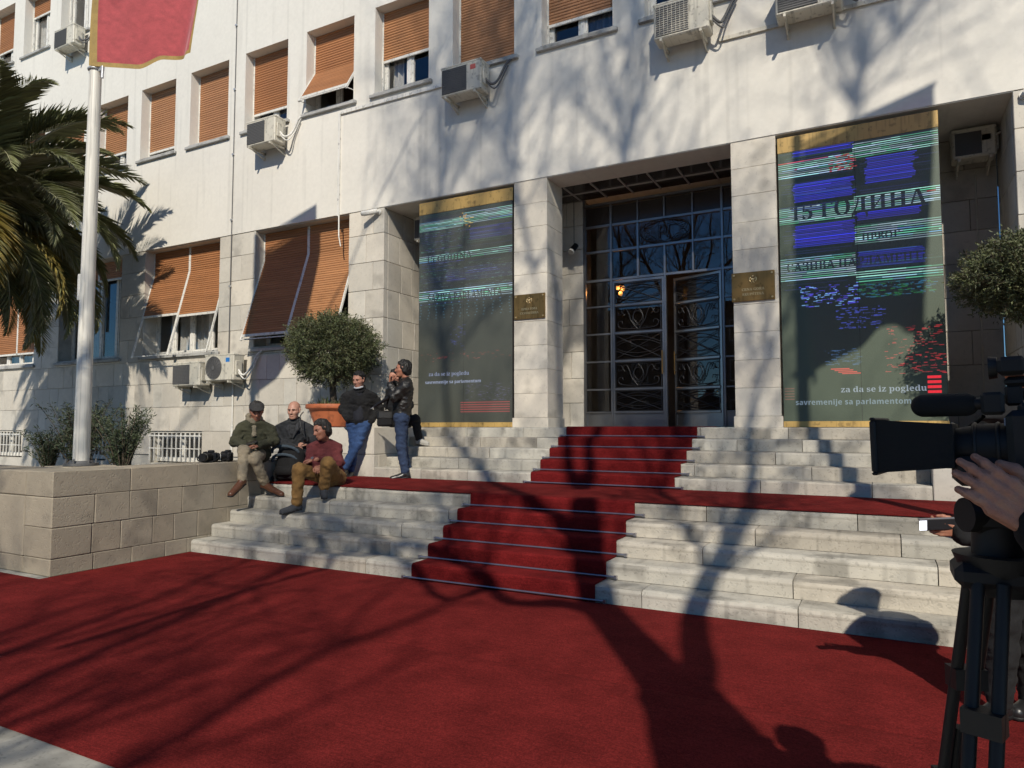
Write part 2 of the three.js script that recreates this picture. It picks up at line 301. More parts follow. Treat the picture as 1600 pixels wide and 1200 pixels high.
// planter walls either side of the stairs
function planter(label, xf, dir, group) { // xf: face towards the stairs, dir: away from the stairs
  const H = 1.09, zF = 5.94, far = xf + dir * 9, zB = 1.53;
  const o = thing('planter_wall', label, 'wall', [xf, 0, 4], group);
  const X = (a, b) => [Math.min(xf + dir * a, xf + dir * b), Math.max(xf + dir * a, xf + dir * b)];
  let [a, b] = X(0.03, 0.5); part('wall_core', [box(a, b, 0, H - 0.03, zB, zF - 0.03), box(...X(0.5, 9), 0, H - 0.03, zF - 0.5, zF - 0.03)], M.core, o);
  const cs = [0, 0.18, 0.5, 0.82, H];
  for (let c = 0; c < 4; c++) {
    let z = zF - 0.001;
    const face = c === 3;
    while (z > zB + 0.02) {
      let w = c === 3 ? rnd(0.55, 0.95) : rnd(0.28, 0.52); if (z - w < zB + 0.2) w = z - zB; const z0 = Math.max(zB, z - w), pr = rnd(-0.004, 0.006);
      [a, b] = X(-pr, face ? 0.5 : 0.1);
      if (z === zF - 0.001) { part('stone_block', cbox(...X(-pr, 0.5), cs[c] + 0.0015, cs[c + 1] - 0.0015, z0 + 0.002, z, 0.009, 0.003), M.planter[Math.floor(rnd(0, 6))], o); }
      else part('stone_block', cbox(a, b, cs[c] + 0.0015, cs[c + 1] - 0.0015, z0 + 0.002, z - 0.002, 0.007, 0.003), M.planter[Math.floor(rnd(0, 6))], o);
      z = z0;
    }
    let x = 0.5;
    if (c !== 1) while (x < 8.9) { let w = rnd(0.7, 1.2); const x1 = Math.min(9, x + w); part('stone_block', cbox(...X(x + 0.004, x1 - 0.004), c === 2 ? cs[1] : cs[c] + 0.003, cs[c + 1] - 0.003, face ? zF - 0.5 : zF - 0.1, zF + rnd(-0.004, 0.004), 0.01, 0.004), M.planter[Math.floor(rnd(0, 6))], o); x = x1; }
  }
  part('soil', box(...X(0.45, 9), 0.2, 0.6, 0.05, zF - 0.45), M.soil, o); const pd = [Math.min(xf + dir * (dir < 0 ? 1.15 : 0.0), xf + dir * (dir < 0 ? 1.75 : 0.62)), Math.max(xf + dir * (dir < 0 ? 1.15 : 0.0), xf + dir * (dir < 0 ? 1.75 : 0.62))]; if (dir < 0) part('pole_footing', cbox(pd[0], pd[1], 0.5, 1.06, 4.5, 5.1, 0.015), M.planter[1], o);
  // raised plinth beside the upper flight
  const xs = dir < 0 ? UX0 : UX1;
  const pl = thing('stone_plinth', dir < 0 ? 'stone plinth beside the upper steps, under the left terracotta pot' : 'stone plinth beside the upper steps, under the right potted tree', 'plinth', [xs + dir, LAND, 0.8], group);
  const [pa, pb] = [Math.min(xs, xs + dir * 2.3), Math.max(xs, xs + dir * 2.3)];
  part('plinth_core', box(pa + 0.03, pb - 0.03, 0.6, PORCH - 0.02, 0.01, Z3 - 0.03), M.core, pl);
  const ys = [LAND - 0.02, LAND + 0.35, PORCH];
  for (let c = 0; c < 2; c++) {
    let x = pa; while (x < pb - 0.01) { let w = rnd(0.5, 0.8); if (x + w > pb - 0.3) w = pb - x; part('stone_block', cbox(x + 0.003, x + w - 0.003, ys[c] + 0.002, ys[c + 1] - 0.003, c ? 0.02 : Z3 - 0.12, Z3 + rnd(-0.003, 0.003), 0.008, 0.003), M.clad[Math.floor(rnd(0, 6))], pl); x += w; }
    if (!c) part('stone_block', dir < 0 ? cbox(pb - 0.1, pb - 0.001, ys[0], ys[1] - 0.003, 0.02, Z3 - 0.125, 0.008) : cbox(pa + 0.001, pa + 0.1, ys[0], ys[1] - 0.003, 0.02, Z3 - 0.125, 0.008), M.clad[2], pl);
  }
}
planter('low weathered stone planter wall left of the steps, with men sitting on it', XW, -1, 'planter walls flanking the steps');
planter('low stone planter wall right of the steps behind the tripod', XE, 1, 'planter walls flanking the steps');
// ---------- the building ----------
const LINT = 5.65, bld = thing('government_building', 'white rendered office building with stone ground floor and orange roller blinds', 'building', [CX, 0, 0]);
const winX = k => -17.13 + 1.757 * k, WW = 1.24, rows = [[7.87, 9.56], [11.75, 13.44]], LWX = [-22.06, -18.46, -15.06, -11.45], LWW = 2.52, LY0 = 3.2, LY1 = LINT - 0.02;
{
  const s = new THREE.Shape([[-34, LINT], [24, LINT], [24, 17], [-34, 17]].map(p => new THREE.Vector2(...p)));
  for (const [y0, y1] of rows) for (let k = -8; k < 20; k++) { const x = winX(k); s.holes.push(new THREE.Path([[x, y0], [x, y1], [x + WW, y1], [x + WW, y0]].map(p => new THREE.Vector2(...p)))); }
  const g = muv(flat(new THREE.ExtrudeGeometry(s, { depth: 0.36, bevelEnabled: false }).translate(0, 0, -0.345)));
  part('upper_wall', g, M.plaster, bld);
  const s2 = new THREE.Shape([[-34, 0], [-8.12, 0], [-8.12, LINT - 0.002], [-34, LINT - 0.002]].map(p => new THREE.Vector2(...p)));
  for (const x of LWX) s2.holes.push(new THREE.Path([[x, LY0], [x, LY1], [x + LWW, LY1], [x + LWW, LY0]].map(p => new THREE.Vector2(...p))));
  for (const x of LWX) s2.holes.push(new THREE.Path([[x + 0.35, 0.75], [x + 0.35, 1.42], [x + 2.1, 1.42], [x + 2.1, 0.75]].map(p => new THREE.Vector2(...p))));
  part('ground_floor_wall', muv(flat(new THREE.ExtrudeGeometry(s2, { depth: 0.4, bevelEnabled: false }).translate(0, 0, -0.43))), M.clad[0], bld);
  part('ground_floor_wall', box(1.54, 24, 0, LINT - 0.002, -1.3, -0.03), M.clad[0], bld);
  part('reveal_wall', box(-8.12 - 0.3, -8.125, 0, LINT - 0.004, -1.6, -0.435), M.clad[0], bld);
  // rooms behind the windows
  part('interior', [box(-34, 24, 5.7, 17, -4.2, -4), box(-34, 24, 5.71, 5.8, -4, -0.36), box(-34, 24, 10.3, 10.6, -4, -0.36), box(-34, 24, 16.9, 17, -4, -0.36), box(-34, -8.5, 0, 5.69, -4.2, -4.01), box(-34, -8.5, 2.3, 2.4, -4, -0.44), box(-8.6, -8.43, 0, 5.69, -4, -1.61), box(-34.1, -33.9, 0, 17, -4, -0.36), box(23.9, 24.1, 0, 17, -4, -0.36)], M.room, bld);
}
// stone cladding, block by block
const CRS = [0.93, 1.46, 1.99, 2.52, 3.05, 3.58, 4.11, 4.64, 5.17, LINT - 0.006];
function cladRun(par, x0, x1, y0, y1, z0, z1, mats, lens, ph) {
  let x = x0; let n = 0;
  while (x < x1 - 0.005) { let w = n++ % 2 === ph ? rnd(lens[0], lens[0] * 1.25) : rnd(lens[1] * 0.85, lens[1]); if (x + w > x1 - 0.2) w = x1 - x; part('stone_block', cbox(x + 0.003, x + w - 0.003, y0 + 0.003, y1 - 0.003, z0, z1 + rnd(-0.002, 0.003), 0.006, 0.0015), mats[Math.floor(rnd(0, mats.length))], par); x += w; }
}
const cladL = part('stone_cladding', box(-24.2, -24.1, 1, 5.6, -0.028, -0.02), M.core, bld);
for (let c = 0; c < CRS.length - 1; c++) {
  const y0 = CRS[c], y1 = CRS[c + 1]; let cuts = [];
  for (const x of LWX) { if (y1 > LY0 + 0.02 && y0 < LY1) cuts.push([x, x + LWW, y0 < LY0 && y1 > LY0 + 0.02 ? LY0 - 0.1 : 0]); if (y0 < 1.42) cuts.push([x + 0.35, x + 2.1, 0]); }
  cuts.sort((a, b) => a[0] - b[0]); let x = -24;
  for (const [a, b, part_] of cuts) { if (a > x) cladRun(cladL, x, a, y0, y1, -0.029, 0, M.clad, [0.32, 0.72], c % 2); if (part_) cladRun(cladL, a, b, y0, part_, -0.029, 0, M.clad, [0.5, 0.8], c % 2); x = b; }
  cladRun(cladL, x, -8.94, y0, y1, -0.029, 0, M.clad, [0.32, 0.72], c % 2);
}
for (let c = 0; c < 9; c++) { // stone band over the basement windows is one course
}
// corner pier left of the left screen (front and side faces), and its twin on the right
function pier(x0, x1, side, label) {
  const p = part('corner_pier', box(x0 + 0.03, x1 - 0.03, 0.9, LINT - 0.01, -1.38, -0.035), M.core, bld, false, label);
  for (let c = 0; c < CRS.length - 1; c++) {
    const y0 = CRS[c], y1 = CRS[c + 1], f = c % 2 ? 0.5 : 0.3; const xs = side > 0 ? [x0, lerp(x0, x1, 1 - f), x1] : [x0, lerp(x0, x1, f), x1];
    for (let i = 0; i < 2; i++) { const cor = side > 0 ? i === 1 : i === 0; part('stone_block', cbox(xs[i] + (i || side < 0 ? 0.003 : 0.003), xs[i + 1] - (cor && side > 0 ? 0 : 0.003), y0 + 0.003, y1 - 0.003, cor ? -0.12 : -0.05, 0.004 + rnd(-0.002, 0.002), 0.007, 0.002), M.clad[Math.floor(rnd(0, 6))], p); }
    let z = -0.123, n = 0; while (z > -1.36) { let w = (n++ + c) % 2 ? rnd(0.3, 0.38) : rnd(0.42, 0.5); if (z - w < -1.15) w = z + 1.38; const xf = side > 0 ? x1 : x0; part('stone_block', cbox(side > 0 ? xf - 0.04 : xf - rnd(0, 0.003), side > 0 ? xf + rnd(-0.003, 0.001) : xf + 0.04, y0 + 0.003, y1 - 0.003, z - w + 0.003, z - 0.003, 0.006, 0.001), M.clad[Math.floor(rnd(0, 6))], p); z -= w; }
  }
}
pier(-8.935, -8.09, 1, 'clean pale stone corner pier left of the left screen');
pier(1.51, 2.36, -1, 'stone corner pier right of the right screen');
const cladR = part('stone_cladding', box(4.9, 5, 1, 5.6, -0.028, -0.02), M.core, bld);
for (let c = 1; c < CRS.length - 1; c++) cladRun(cladR, 2.365, 4.9, CRS[c], CRS[c + 1], -0.029, 0, M.clad, [0.35, 0.7], c % 2);
// entrance pillars
for (const [x0, x1] of [[-5.36, -4.75], [-1.83, -1.22]]) {
  const p = part('entrance_pillar', box(x0 + 0.02, x1 - 0.02, PORCH - 0.02, LINT - 0.002, -0.6, -0.02), M.core, bld);
  part('plinth_stone', cbox(x0 - 0.02, x1 + 0.02, PORCH - 0.006, 1.705, -0.64, 0.025, 0.006), M.pillar[0], p);
  for (let c = 0; c < 10; c++) { const y0 = 1.707 + c * 0.3935; part('stone_block', cbox(x0 + rnd(0, 0.002), x1 - rnd(0, 0.002), y0 + 0.0015, y0 + 0.392, -0.62, rnd(-0.001, 0.002), 0.004, 0.001), M.pillar[Math.floor(rnd(0, 4))], p); }
}
// recess: back wall, soffit, ceiling grid
{
  const bws = [[-8.085, -4.68], [-1.9, 1.505]].map(([a, b]) => part('recess_wall', box(a, b, PORCH - 0.01, LINT, -1.75, -1.44), M.core, bld));
  const ys = [PORCH, 1.98, 2.42, 2.9, 3.38, 3.86, 4.32, 4.76, 5.2, LINT - 0.004];
  for (let c = 0; c < 9; c++) for (const [a, b, bw] of [[-8.085, -4.68, bws[0]], [-1.9, 1.505, bws[1]]]) cladRun(bw, a, b, ys[c], ys[c + 1], -1.45, -1.4, M.clad, [0.3, 0.62], c % 2);
  part('soffit', [box(-8.1, 1.54, LINT + 0.002, LINT + 0.05, -1.74, -0.345), box(-8.1, 1.54, LINT - 0.012, LINT - 0.002, -0.56, 0.002)], M.plaster, bld);
  const barM = mat(0.4, 0.37, 0.34, { roughness: 0.45 }); const cg = part('ceiling_panel', box(-5.3, -1.3, LINT - 0.006, LINT - 0.001, -1.39, -0.563), M.panelDark, bld);
  for (let i = 0; i < 9; i++) part('ceiling_bar', box(-5.2 + i * 0.487, -5.178 + i * 0.487, LINT - 0.03, LINT - 0.007, -1.39, -0.565), barM, cg);
  part('ceiling_bar', box(-5.3, -1.3, LINT - 0.028, LINT - 0.008, -0.99, -0.97), barM, cg);
}
// ---- windows and blinds ----
function windowPart(x0, x1, y0, y1, z, leaves, curtain) {
  const f = 0.055, fr = [box(x0, x0 + f, y0, y1, z - 0.06, z), box(x1 - f, x1, y0, y1, z - 0.06, z), box(x0 + f, x1 - f, y0, y0 + f, z - 0.06, z), box(x0 + f, x1 - f, y1 - f, y1, z - 0.06, z)];
  const w = part('window', fr, M.white, bld), W = (x1 - x0) / leaves;
  for (let i = 0; i < leaves; i++) {
    const a = x0 + W * i + (i ? 0.035 : f), b = x0 + W * (i + 1) - (i < leaves - 1 ? 0.035 : f), s = 0.045;
    if (i) part('mullion', box(a - 0.07, a, y0 + f, y1 - f, z - 0.055, z + 0.006), M.white, w);
    part('sash', [box(a, a + s, y0 + f, y1 - f, z - 0.05, z - 0.008), box(b - s, b, y0 + f, y1 - f, z - 0.05, z - 0.008), box(a + s, b - s, y0 + f, y0 + f + s, z - 0.05, z - 0.008), box(a + s, b - s, y1 - f - s, y1 - f, z - 0.05, z - 0.008)], M.white, w);
    part('pane', box(a + s, b - s, y0 + f + s, y1 - f - s, z - 0.034, z - 0.028), M.glass, w);
  }
  if (curtain) { // hanging folds behind the glass
    const n = 90, P = []; const a = x0 + (curtain.a || 0) * (x1 - x0), b = x0 + (curtain.b || 1) * (x1 - x0);
    const pl = new THREE.PlaneGeometry(b - a, y1 - y0, n, 1), p = pl.attributes.position; for (let i = 0; i < p.count; i++) p.setZ(i, 0.03 * Math.sin(p.getX(i) * 55) + 0.015 * Math.sin(p.getX(i) * 23 + 1));
    pl.translate((a + b) / 2, (y0 + y1) / 2, z - 0.16); pl.computeVertexNormals(); const cm = curtain.w ? M.curtainW : M.curtain; part('curtain', flat(pl), cm, w);
  }
  return w;
}
function sill(w, x0, x1, y, zb, zf) {
  part('sill', [cbox(x0 - 0.09, x1 + 0.09, y - 0.1, y - 0.035, zb, zf, 0.008), box(x0 - 0.02, x1 + 0.02, y - 0.034, y + 0.004, zb, zf - 0.05)], M.planterF[1], w);
}
// blind of ridged slats along a bent line in (z, y); the ridges are real
function blindGeo(x0, x1, path) {
  const sl = 0.052, pr = []; let left = 0;
  for (let i = 0; i + 1 < path.length; i++) {
    const [za, ya] = path[i], [zb, yb] = path[i + 1], L = Math.hypot(zb - za, yb - ya), n = Math.max(1, Math.round(L / sl)), tz = (zb - za) / L, ty = (yb - ya) / L, nz = -ty, ny = tz;
    for (let k = 0; k < n; k++) for (const [f, h] of [[0.03, 0], [0.16, 0.011], [0.5, 0.016], [0.84, 0.011], [0.97, 0]]) { const d = (k + f) / n * L; pr.push([za + tz * d + nz * h, ya + ty * d + ny * h]); }
  }
  const back = pr.map(([z, y]) => [z - 0.012, y]).reverse();
  return extrX([...pr, ...back], x0, x1);
}
function blind(x0, x1, y1, yb, z, tilt, m) {
  // tilt: {h: hinge height, z: reach at the end, y: end height, t: how far down the rails the slats reach}
  const rail = 0.03, o = [];
  let path, end;
  if (tilt) { const ez = lerp(z, tilt.z, tilt.t), ey = lerp(tilt.h, tilt.y, tilt.t); path = [[z, y1], [z, tilt.h], [ez, ey]]; end = [ez, ey]; } else { path = [[z, y1], [z, yb]]; end = [z, yb]; }
  const b = part('roller_blind', blindGeo(x0 + rail, x1 - rail, path), m, bld);
  part('bottom_bar', cbox(x0 + rail, x1 - rail, end[1] - 0.05, end[1] + 0.002, end[0] - 0.012, end[0] + 0.016, 0.004), M.white, b);
  for (const x of [x0 + rail / 2, x1 - rail / 2]) {
    const zr = z + 0.002;
    if (tilt) { part('guide_rail', [bar([x, y1, zr], [x, tilt.h, zr], rail, 0.035), bar([x, tilt.h, zr], [x, tilt.y, tilt.z], rail, 0.035)], M.white, b); }
    else part('guide_rail', box(x - rail / 2, x + rail / 2, yb < y1 - 1.6 ? yb : y1 - 1.69, y1, z - 0.02, z + 0.02), M.white, b);
  }
  if (tilt) part('stay_bar', [bar([x0, tilt.y + 0.02, tilt.z], [x1, tilt.y + 0.02, tilt.z], 0.018), bar([x0 + 0.01, tilt.y + 0.02, tilt.z], [x0 + 0.01, tilt.y + 0.08, z], 0.014), bar([x1 - 0.01, tilt.y + 0.02, tilt.z], [x1 - 0.01, tilt.y + 0.08, z], 0.014)], M.white, b);
}
const bott = { '-4': 8.5, '-3': 8.1, '-2': 8.2, '-1': 8.4, 0: 8.33, 1: 8.11, 2: 7.95, 3: 8.29, 5: 8.6, 6: 8.02, 7: 8.34, 8: 8.6, 9: 8.2, 10: 8.4 };
for (let k = -4; k <= 10; k++) {
  const x = winX(k), [y0, y1] = rows[0];
  const w = windowPart(x, x + WW, y0, y1, -0.265, 2, k === 7 ? { a: 0.5, b: 0.98 } : k === 5 ? { a: 0.06, b: 0.3, w: 1 } : k % 3 === 0 ? { a: 0.05, b: 0.97 } : null);
  sill(w, x, x + WW, y0, -0.2, 0.075);
  const m = M.blinds[(k * 7 + 35) % 5];
  if (k === 4) blind(x, x + WW, y1, 0, -0.225, { h: 8.78, z: 0.22, y: 8.02, t: 0.83 }, m); else blind(x, x + WW, y1, bott[k], -0.225, null, m);
}
for (let k = -4; k <= 0; k++) { const x = winX(k), [y0, y1] = rows[1]; const w = windowPart(x, x + WW, y0, y1, -0.265, 2, k === -2 ? { a: 0.05, b: 0.95, w: 1 } : null); sill(w, x, x + WW, y0, -0.2, 0.075); blind(x, x + WW, y1, [12.6, 12.35, 12.95, 13.2, 12.6][k + 4], -0.225, null, M.blindR); }
LWX.forEach((x, i) => {
  const w = windowPart(x, x + LWW, LY0, LY1, -0.33, 4, i === 1 ? { a: 0.03, b: 0.4, w: 1 } : { a: 0.25, b: 0.75, w: 1 }); sill(w, x, x + LWW, LY0, -0.29, 0.06);
  const mid = x + LWW / 2, z = -0.24;
  if (i === 2) { blind(x, mid - 0.001, LY1, 0, z, { h: 5.08, z: 0.27, y: 3.12, t: 0.5 }, M.blindR); blind(mid + 0.001, x + LWW, LY1, 0, z, { h: 5.08, z: 0.27, y: 3.12, t: 0.53 }, M.blindR); }
  else if (i === 3) { blind(x, mid - 0.001, LY1, 0, z, { h: 5.05, z: 0.34, y: 3.3, t: 0.93 }, M.blindR); blind(mid + 0.001, x + LWW, LY1, 0, z, { h: 5.05, z: 0.34, y: 3.3, t: 0.93 }, M.blind); }
  else if (i === 1) { blind(x, mid - 0.001, LY1, 5.2, z, null, M.blindR); blind(mid + 0.001, x + LWW, LY1, 5.2, z, null, M.blindR); }
  else { blind(x, mid - 0.001, LY1, 3.55, z, null, M.blindR); blind(mid + 0.001, x + LWW, LY1, 3.55, z, null, M.blindR); }
  // barred basement window
  const a = x + 0.35, b = x + 2.1, bw = windowPart(a, b, 0.78, 1.4, -0.2, 2, null);
  for (let q = 0; q < 12; q++) { const xx = lerp(a + 0.05, b - 0.05, q / 11); part('security_bar', bar([xx, 0.8, 0.02], [xx, 1.42, 0.02], 0.022), M.white, bw); }
  part('bar_frame', [bar([a, 1.36, 0.02], [b, 1.36, 0.02], 0.03), bar([a, 1.08, 0.019], [b, 1.08, 0.019], 0.02)], M.white, bw);
});
// ---- entrance doors ----
{
  const D = -1.4, z0 = D - 0.05, z1 = D, xs = [-4.67, -4.16, -3.67, -3.2, -2.72, -2.24, -1.9], ys = [PORCH, 1.81, 2.21, 2.7, 3.19, 3.68, 4.15, 4.67, 5.13, 5.5, LINT];
  const ent = part('entrance_frame', [box(xs[0] - 0.02, xs[0] + 0.03, PORCH, LINT - 0.007, z0, z1), box(xs[6] - 0.03, xs[6] + 0.02, PORCH, LINT - 0.007, z0, z1), box(xs[0] + 0.03, xs[6] - 0.03, 5.5, 5.54, z0, z1 + 0.04)], M.bronze, bld);
  const vb = (x, a, b, w = 0.04) => part('mullion', cbox(x - w / 2, x + w / 2, a, b, z0 + 0.004, z1 + 0.012, 0.005), M.bronze, ent);
  const hb = (y, a, b, w = 0.036, m = M.bronze) => part('transom', cbox(a, b, y - w / 2, y + w / 2, z0 + 0.007, z1 + 0.006, 0.005), m, ent);
  vb(xs[1], PORCH, 5.5); vb(xs[3], PORCH, 4.66); vb(xs[5], PORCH, 5.5); vb(xs[2], 4.15, 5.11); vb(xs[4], 4.15, 5.11, 0.03); vb(xs[2] + 0.001, 5.15, 5.5, 0.03); vb(xs[3], 5.15, 5.5, 0.03); vb(xs[4], 5.15, 5.5, 0.03);
  for (const y of [4.15, 4.67, 5.13]) hb(y, xs[0] + 0.03, xs[6] - 0.03, 0.045);
  for (const y of ys.slice(1, 6)) { hb(y, xs[0] + 0.03, xs[1] - 0.02, 0.03); hb(y, xs[5] + 0.02, xs[6] - 0.03, 0.03); }
  const pane = (a, b, c, d, m = M.doorGlass, z = D - 0.03) => part(m === M.doorGlass ? 'pane' : 'panel', box(a + 0.016, b - 0.016, c + 0.016, d - 0.016, z - 0.003, z + 0.003), m, ent);
  for (let i = 0; i < 6; i++) pane(xs[i], xs[i + 1], 5.13, 5.5, M.panelDark);
  for (const [a, b] of [[xs[0], xs[1]], [xs[5], xs[6]]]) { for (let r = 1; r < 8; r++) pane(a, b, ys[r], ys[r + 1]); pane(a, b, ys[0], ys[1], M.bronze); }
  for (let i = 1; i < 5; i++) pane(xs[i], xs[i + 1], 4.15, 4.67);
  pane(xs[1], xs[2], 4.67, 5.13); pane(xs[2], xs[4], 4.67, 5.13); pane(xs[4], xs[5], 4.67, 5.13);
  // monogram in its ring of scrolls
  const E = (pts, r = 0.011) => tube(pts.map(([x, y]) => [x, y, D + 0.022]), r, pts.length * 5, 5), cx = -3.19, cy = 4.9, ring = [];
  for (let i = 0; i <= 24; i++) { const a = i / 24 * Math.PI * 2; ring.push([cx + 0.43 * Math.cos(a), cy + 0.2 * Math.sin(a)]); }
  const mk = [E(ring)];
  for (const s of [-1, 1]) for (const q of [-1, 1]) { mk.push(E([[cx + s * 0.1, cy + q * 0.19], [cx + s * 0.22, cy + q * 0.08], [cx + s * 0.36, cy + q * 0.1], [cx + s * 0.34, cy + q * 0.02], [cx + s * 0.26, cy + q * 0.03]], 0.007)); mk.push(E([[cx + s * 0.14, cy + q * 0.17], [cx + s * 0.24, cy + q * 0.15], [cx + s * 0.27, cy + q * 0.11]], 0.006)); mk.push(E([[cx, cy - 0.19], [cx + s * 0.12, cy - 0.14], [cx + s * 0.3, cy - 0.13]], 0.006)); }
  part('scrollwork', mk, M.iron, ent);
  const st = (a, b) => bar([a[0], a[1], D + 0.03], [b[0], b[1], D + 0.03], 0.016, 0.012);
  part('monogram', [st([cx - 0.1, cy - 0.11], [cx - 0.1, cy + 0.09]), st([cx - 0.108, cy + 0.09], [cx + 0.01, cy + 0.09]), st([cx, cy + 0.09], [cx, cy - 0.07]), st([cx - 0.1, cy - 0.01], [cx, cy - 0.01]), st([cx, cy - 0.07], [cx + 0.06, cy - 0.11]), st([cx + 0.06, cy - 0.11], [cx + 0.06, cy + 0.11]), st([cx + 0.052, cy + 0.11], [cx + 0.16, cy + 0.11])], M.iron, ent);
  // door leaves
  function leaf(x0, x1, name, label, open) {
    const o = new THREE.Group(); o.name = name; o.userData.label = label;
    const piv = open > 0 ? x1 : x0; o.position.set(piv - CX, 0, D - 0.028); o.rotation.y = -open; bld.add(o); BASE.set(o, [piv, 0, D - 0.028]);
    const s = 0.035, b = [box(x0, x0 + s, PORCH + 0.01, 4.12, D - 0.05, D), box(x1 - s, x1, PORCH + 0.01, 4.12, D - 0.05, D), box(x0 + s, x1 - s, 4.08, 4.12, D - 0.05, D), box(x0 + s, x1 - s, PORCH + 0.01, PORCH + 0.04, D - 0.05, D)];
    part('leaf_frame', b, M.bronze, o);
    part('kick_plate', box(x0 + s, x1 - s, PORCH + 0.04, 1.8, D - 0.036, D - 0.014), M.bronze, o);
    for (let r = 1; r < 6; r++) {
      const a = ys[r], c = ys[r + 1] > 4.1 ? 4.09 : ys[r + 1]; part('door_rail', cbox(x0 + s, x1 - s, a - 0.02, a + 0.02, D - 0.03, D + 0.02, 0.005), M.bronze, o);
      part('pane', box(x0 + s, x1 - s, a + 0.02, c - 0.02, D - 0.038, D - 0.032), M.doorGlass, o);
      const xa = x0 + s + 0.02, xb = x1 - s - 0.02, ya = a + 0.045, yb = c - 0.045, mx = (xa + xb) / 2, my = (ya + yb) / 2, W = (xb - xa) / 2, Hh = (yb - ya) / 2, C = (p, rr = 0.0075) => tube(p.map(([u, v]) => [mx + u * W, my + v * Hh, D + 0.005]), rr, 26, 5);
      const gs = [bar([xa, ya - 0.015, D + 0.004], [xb, ya - 0.015, D + 0.004], 0.01), bar([xa, yb + 0.015, D + 0.004], [xb, yb + 0.015, D + 0.004], 0.01), bar([xa, ya - 0.02, D + 0.004], [xa, yb + 0.02, D + 0.004], 0.012), bar([xb, ya - 0.02, D + 0.004], [xb, yb + 0.02, D + 0.004], 0.012)];
      if (r % 2) { // crossing diagonals
        for (const q of [-1, 1]) { gs.push(C([[-0.98, q], [-0.45, 0.45 * q], [0, 0], [0.45, -0.45 * q], [0.98, -q]])); gs.push(C([[-0.98, 0.35 * q], [-0.4, 0.75 * q], [0, q * 0.92], [0.4, 0.75 * q], [0.98, 0.35 * q]])); gs.push(C([[-0.98, 0.1 * q], [-0.6, 0.42 * q], [-0.2, 0.55 * q], [0.2, 0.55 * q], [0.6, 0.42 * q], [0.98, 0.1 * q]], 0.006)); }
      } else { // scrolls
        for (const q of [-1, 1]) { gs.push(C([[0.02 * q, -0.95], [0.3 * q, -0.2], [0.42 * q, 0.5], [0.55 * q, 0.85], [0.68 * q, 0.6], [0.6 * q, 0.3]])); gs.push(C([[0.05 * q, -0.9], [0.5 * q, -0.9], [0.85 * q, -0.7], [0.88 * q, -0.3], [0.72 * q, -0.2], [0.68 * q, -0.45]])); gs.push(C([[0.95 * q, 0.9], [0.74 * q, 0.8], [0.72 * q, 0.45], [0.86 * q, 0.35], [0.9 * q, 0.55]], 0.006)); gs.push(C([[0, 0.95], [0.16 * q, 0.5], [0.2 * q, 0.05], [0.08 * q, -0.35], [0, -0.5]], 0.0065)); }
        const rg = []; for (let i = 0; i <= 16; i++) rg.push([0.24 * Math.cos(i / 8 * Math.PI), 0.62 * Math.sin(i / 8 * Math.PI)]); gs.push(C(rg, 0.007));
      }
      part('scrollwork', gs, M.iron, o);
    }
    part('door_handle', [rodG([open > 0 ? x0 + 0.03 : x1 - 0.03, 2.45, D + 0.05], [open > 0 ? x0 + 0.03 : x1 - 0.03, 2.85, D + 0.05], 0.012), bar([open > 0 ? x0 + 0.03 : x1 - 0.03, 2.5, D], [open > 0 ? x0 + 0.03 : x1 - 0.03, 2.5, D + 0.05], 0.012), bar([open > 0 ? x0 + 0.03 : x1 - 0.03, 2.8, D], [open > 0 ? x0 + 0.03 : x1 - 0.03, 2.8, D + 0.05], 0.012)], M.brass, o);
  }
  leaf(xs[1] + 0.022, xs[3] - 0.022, 'door_leaf', 'closed left door leaf with wrought iron scrolls', 0);
  leaf(xs[3] + 0.022, xs[5] - 0.022, 'door_leaf', 'right door leaf standing ajar', 0.34);
  // lobby
  part('lobby', [box(-6, -0.6, PORCH - 0.1, PORCH - 0.004, -6, -1.46), box(-6.1, -6, PORCH, 5.6, -6, -1.76), box(-0.6, -0.5, PORCH, 5.6, -6, -1.76), box(-6.1, -0.5, PORCH, 5.6, -6.1, -6), box(-6.1, -0.5, 5.55, 5.64, -6, -1.76)], M.lobby, bld);
}
// wall lamp glowing inside the lobby
{
  const L = thing('lobby_lamp', 'small warm wall lamp glowing behind the left door', 'lamp', [-4.3, 4.13, -2.3]);
  const glow = mat(0.9, 0.6, 0.3, { emissive: lin(1, 0.42, 0.1), emissiveIntensity: 1.6, roughness: 0.5 });
  for (const [dx, dy] of [[-0.05, 0.05], [0.05, 0.03], [0, -0.06]]) part('lamp_shade', flat(new THREE.SphereGeometry(0.04, 14, 10).scale(1, 1.3, 1).translate(dx, dy, 0)), glow, L, true);
  part('lamp_stem', [flat(new THREE.CylinderGeometry(0.008, 0.008, 1.4, 8).translate(0, 0.78, 0)), flat(new THREE.TorusGeometry(0.05, 0.008, 6, 16).rotateX(Math.PI / 2).translate(0, 0.08, 0))], M.brass, L, true);
  const pl = new THREE.PointLight(0xffb060, 0.35); pl.position.set(0, -0.02, 0.08); pl.castShadow = true; L.add(pl);
}
